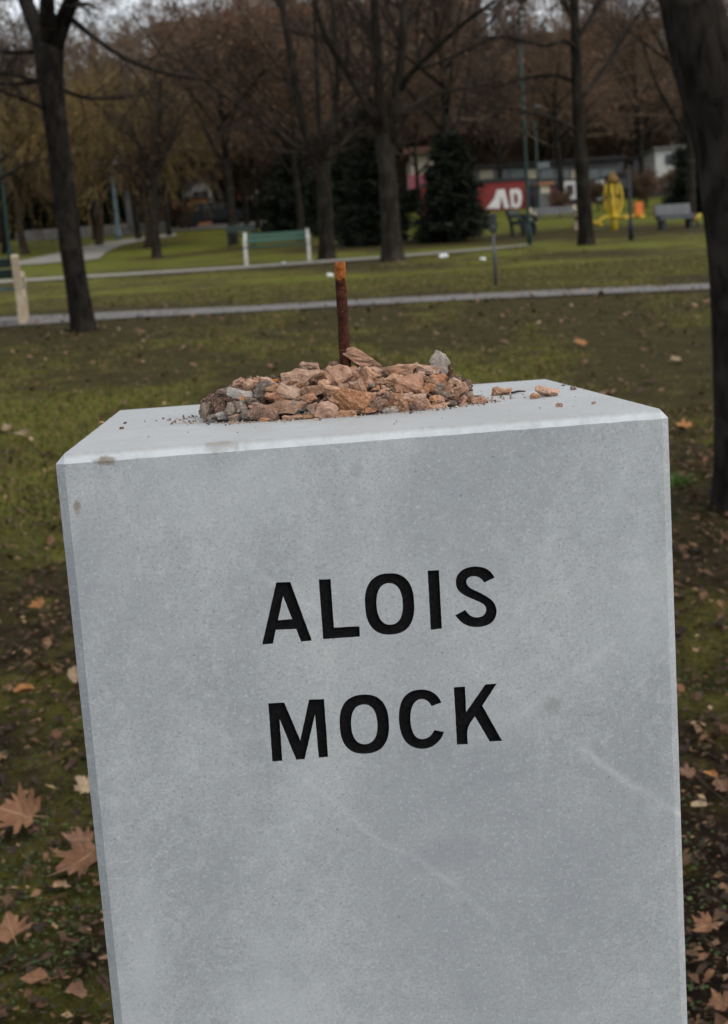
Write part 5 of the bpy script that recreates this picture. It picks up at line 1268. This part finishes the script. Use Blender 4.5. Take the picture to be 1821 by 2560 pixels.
# white building right
root = empty('white_building', (0, 0, 0)); tag(root, 'plain white building with a dark base wall at the right, behind the conifer', 'building')
block(1640, 368, 1790, 466, 82, 8, 'wall', M_white, root); block(1600, 466, 1810, 520, 81.9, 8.3, 'base', M_darkwall, root, Z0(1700, 82)); block(1634, 361, 1796, 369, 81.8, 8.4, 'roof', M_greywall, root)
for x in (1665, 1722): block(x, 385, x + 22, 410, 81.95, .06, 'window', M_glass, root)
block(1530, 430, 1606, 500, 84, 5, 'annex', M_darkwall, root, Z0(1570, 84)); block(1545, 445, 1590, 470, 83.94, .07, 'window', M_greywall, root)
# left: white building with arch, orange box, pillar, hedge, stone wall
root = empty('white_house', (0, 0, 0)); tag(root, 'pale house with an arched opening at the end of the street on the left', 'building')
block(450, 440, 540, 580, 96, 8, 'wall', M_greywall, root, Z0(500, 96)); block(444, 432, 546, 441, 95.7, 8.6, 'roof', M_roof, root)
arch = [(P(503 + 26 * math.cos(a), 486 - 28 * math.sin(a), 95.9)) for a in np.linspace(0, math.pi, 11)] + [P(477, 520, 95.9), P(529, 520, 95.9)]
V = [tuple(v_) for v_ in arch]; n_ = len(V); MB().add(V + [(a, b + .07, c_) for a, b, c_ in V], [list(range(n_))[::-1], list(range(n_, 2 * n_))], [(i, (i + 1) % n_, n_ + (i + 1) % n_, n_ + i) for i in range(n_)]).build('arch_surround', M_white, root)
block(484, 478, 522, 520, 95.86, .05, 'arch_glass', M_glass, root); block(456, 478, 474, 500, 95.92, .06, 'window', M_white, root)
root = empty('orange_shed', (0, 0, 0)); tag(root, 'orange-brown shed in front of the pale house on the left', 'shed')
block(462, 494, 516, 532, 88, 2.5, 'wall', M_orangewall, root, Z0(490, 88)); block(460, 490, 518, 495, 87.8, 2.9, 'roof', M_darkwall, root)
block(478, 505, 492, 530, 87.94, .07, 'door', M_brown, root)
root = empty('gate_pillar', (0, 0, 0)); tag(root, 'pale square gate pillar behind the blue pole', 'pillar')
block(314, 482, 336, 545, 84, .8, 'shaft', M_greywall, root, Z0(320, 80)); block(312, 477, 338, 483, 83.9, 1.0, 'cap', M_greywall, root)
root = empty('stone_wall', (0, 0, 0)); tag(root, 'low pale stone wall along the far lawn, behind the winding path', 'wall')
nst = 0; r_ = np.random.default_rng(3); x0 = P(40, 580, 79).x; x1 = P(425, 575, 79).x; x = x0; zb = gzf(0, 79)
while x < x1:
    w = r_.uniform(.30, .55)
    for rw in range(2):
        MB().box((x + w / 2, 79 + r_.uniform(-.03, .03), zb + .12 + rw * .27), (w - .03, .4, .24)).build('stone', M_stonewall, root)
    x += w
MB().box(((x0 + x1) / 2, 79.05, zb + .56), (x1 - x0, .46, .08)).build('coping', M_stonewall, root)
def hedge(px0, px1, py0, Y, dep, label, m, seed, n=9000, cat='hedge', name='hedge'):
    r_ = np.random.default_rng(seed); a, b = P(px0, 500, Y).x, P(px1, 500, Y).x; zt = P((px0 + px1) / 2, py0, Y).z; zb_ = gzf((a + b) / 2, Y) - .1
    x = r_.uniform(a, b, n); y = Y + dep * r_.random(n) ** 1.5; hh = (fbm(x * .9, y, seed, 3) - .5) * 1.0 + zt; z = zb_ + (hh - zb_) * r_.random(n) ** .7
    c = np.stack([x, y, z], -1); d = r_.normal(size=(n, 3)); d /= np.linalg.norm(d, axis=1, keepdims=True); w = np.cross(d, r_.normal(size=(n, 3))); w /= np.linalg.norm(w, axis=1, keepdims=True)
    s = r_.uniform(.12, .30, n)[:, None]; V = np.stack([c - w * s * .4, c + d * s * .5, c + w * s * .4, c - d * s * .5], 1).reshape(-1, 3)
    o = link(name, make_mesh(name, V, [np.arange(len(V)).reshape(-1, 4)]), m); tag(o, label, cat); return o
hedge(-40, 160, 500, 84, 2.5, 'dark hedge behind the stone wall at the far left', M_needle, 71, 12000)
hedge(180, 430, 478, 86, 2.5, 'dark hedge between the gate pillar and the left tree', M_needle, 72, 14000)
hedge(540, 900, 500, 92, 3, 'dark evergreen hedge along the street behind the green bench', M_needle, 73, 16000)
hedge(880, 1060, 478, 84, 3, 'dark evergreen hedge left of the red graffiti wall', M_needle, 74, 12000)
hedge(1500, 1680, 445, 86, 3, 'dark hedge between the dark wall and the white building', M_needle, 75, 9000)
for px, pb, s, Y, lab in [(1400, 545, .17, 62, 'low twiggy shrub between the kiosk and the slim straight tree'), (1497, 540, .20, 66, 'low twiggy shrub left of the yellow play frame'),
    (1620, 540, .26, 66, 'low twiggy shrub right of the dark post'), (1695, 540, .26, 68, 'low twiggy shrub in front of the white building'), (440, 560, .25, 80, 'low twiggy shrub in front of the orange-brown shed'), (380, 560, .28, 78, 'low twiggy shrub between the gate pillar and the shed')]:
    o = copy_tree(V6); q_ = P(px, pb, Y); o.location = (q_.x, Y, gzf(q_.x, Y)); o.scale = (s * 1.3, s * 1.3, s); o.rotation_euler = (0, 0, px * 1.7); tag(o, lab, 'shrub'); del o['group']
# parked dark car on the street
g = P(535, 566, 84); zc = gzf(g.x, 84); root = empty('parked_car', (g.x, 84, zc), .05); tag(root, 'dark car parked on the street in front of the pale house', 'car')
prof = [(-2.05, .35), (-2.1, .75), (-1.5, .92), (-.9, 1.38), (.55, 1.42), (1.25, .98), (2.0, .85), (2.1, .4)]
V = [(x, -.85, z) for x, z in prof] + [(x, .85, z) for x, z in prof]; n_ = 8
MB().add(V, [list(range(n_)), list(range(2 * n_ - 1, n_ - 1, -1))], [(i, n_ + i, n_ + (i + 1) % n_, (i + 1) % n_) for i in range(n_)]).build('body', M_dark, root)
MB().box((-.1, -.86, 1.14), (1.5, .02, .34)).build('window', M_glass, root)
for x in (-1.3, 1.3):
    for y in (-.8, .8): MB().tubes([(x, y - .1, .32), (x, y + .1, .32)], [.32, .32], 16).build('wheel', M_dark, root)

def tower(px0, px1, py0, Y, dep, m, wm, label, nx_, nz_, name='apartment_block', zlow=None, band=None):
    root = empty(name, (0, 0, 0)); tag(root, label, 'building')
    a, b = P(px0, 100, Y).x, P(px1, 100, Y).x; zt = P((px0 + px1) / 2, py0, Y).z; zb_ = gzf(0, Y) - 1
    MB().box(((a + b) / 2, Y + dep / 2, (zt + zb_) / 2), (b - a, dep, zt - zb_)).build('wall', m, root)
    MB().box(((a + b) / 2, Y + dep / 2, zt + .2), (b - a + .8, dep + .8, .4)).build('roof', M_roof, root)
    wme = MB().box((0, 0, 0), (1.3, .12, 1.5)).mesh('window'); wme.materials.append(wm)
    bme = MB().box((0, 0, 0), (1.9, .9, .9)).mesh('balcony'); bme.materials.append(band or M_cream)
    for i in range(nx_):
        for j in range(nz_):
            x = a + (b - a) * (i + .5) / nx_; z = zt - 2.0 - j * 3.0
            link('window', wme, None, root, (x, Y - .02, z))
            if band and i % 3 == 1: link('balcony', bme, None, root, (x, Y - .5, z - 1.0))
    return root
tower(390, 560, 60, 150, 14, M_redfacade, M_glass, 'brick-red apartment block far behind the left half of the trees', 6, 8)
tower(560, 835, -120, 158, 14, M_redfacade, M_white, 'tall red apartment block with pale balconies at the top centre', 8, 12, band=M_cream)
tower(840, 1210, -80, 150, 14, M_brownwall, M_glass, 'brown apartment block with cream balconies behind the stout tree', 10, 11, band=M_cream)
tower(1460, 1650, 60, 165, 14, M_orangewall, M_white, 'orange and white apartment block at the top right', 5, 8, band=M_white)
tower(1215, 1420, 95, 170, 14, M_greywall, M_glass, 'grey apartment block behind the slim straight tree', 6, 8)
tower(1008, 1082, 385, 87, 6, M_cream, M_pinkpaint, 'cream house with pink shutters glimpsed right of the stout tree', 2, 1, name='house')
tower(-60, 120, 330, 120, 8, M_greywall, M_glass, 'grey house glimpsed at the left edge between the tree trunks', 4, 3, name='house')
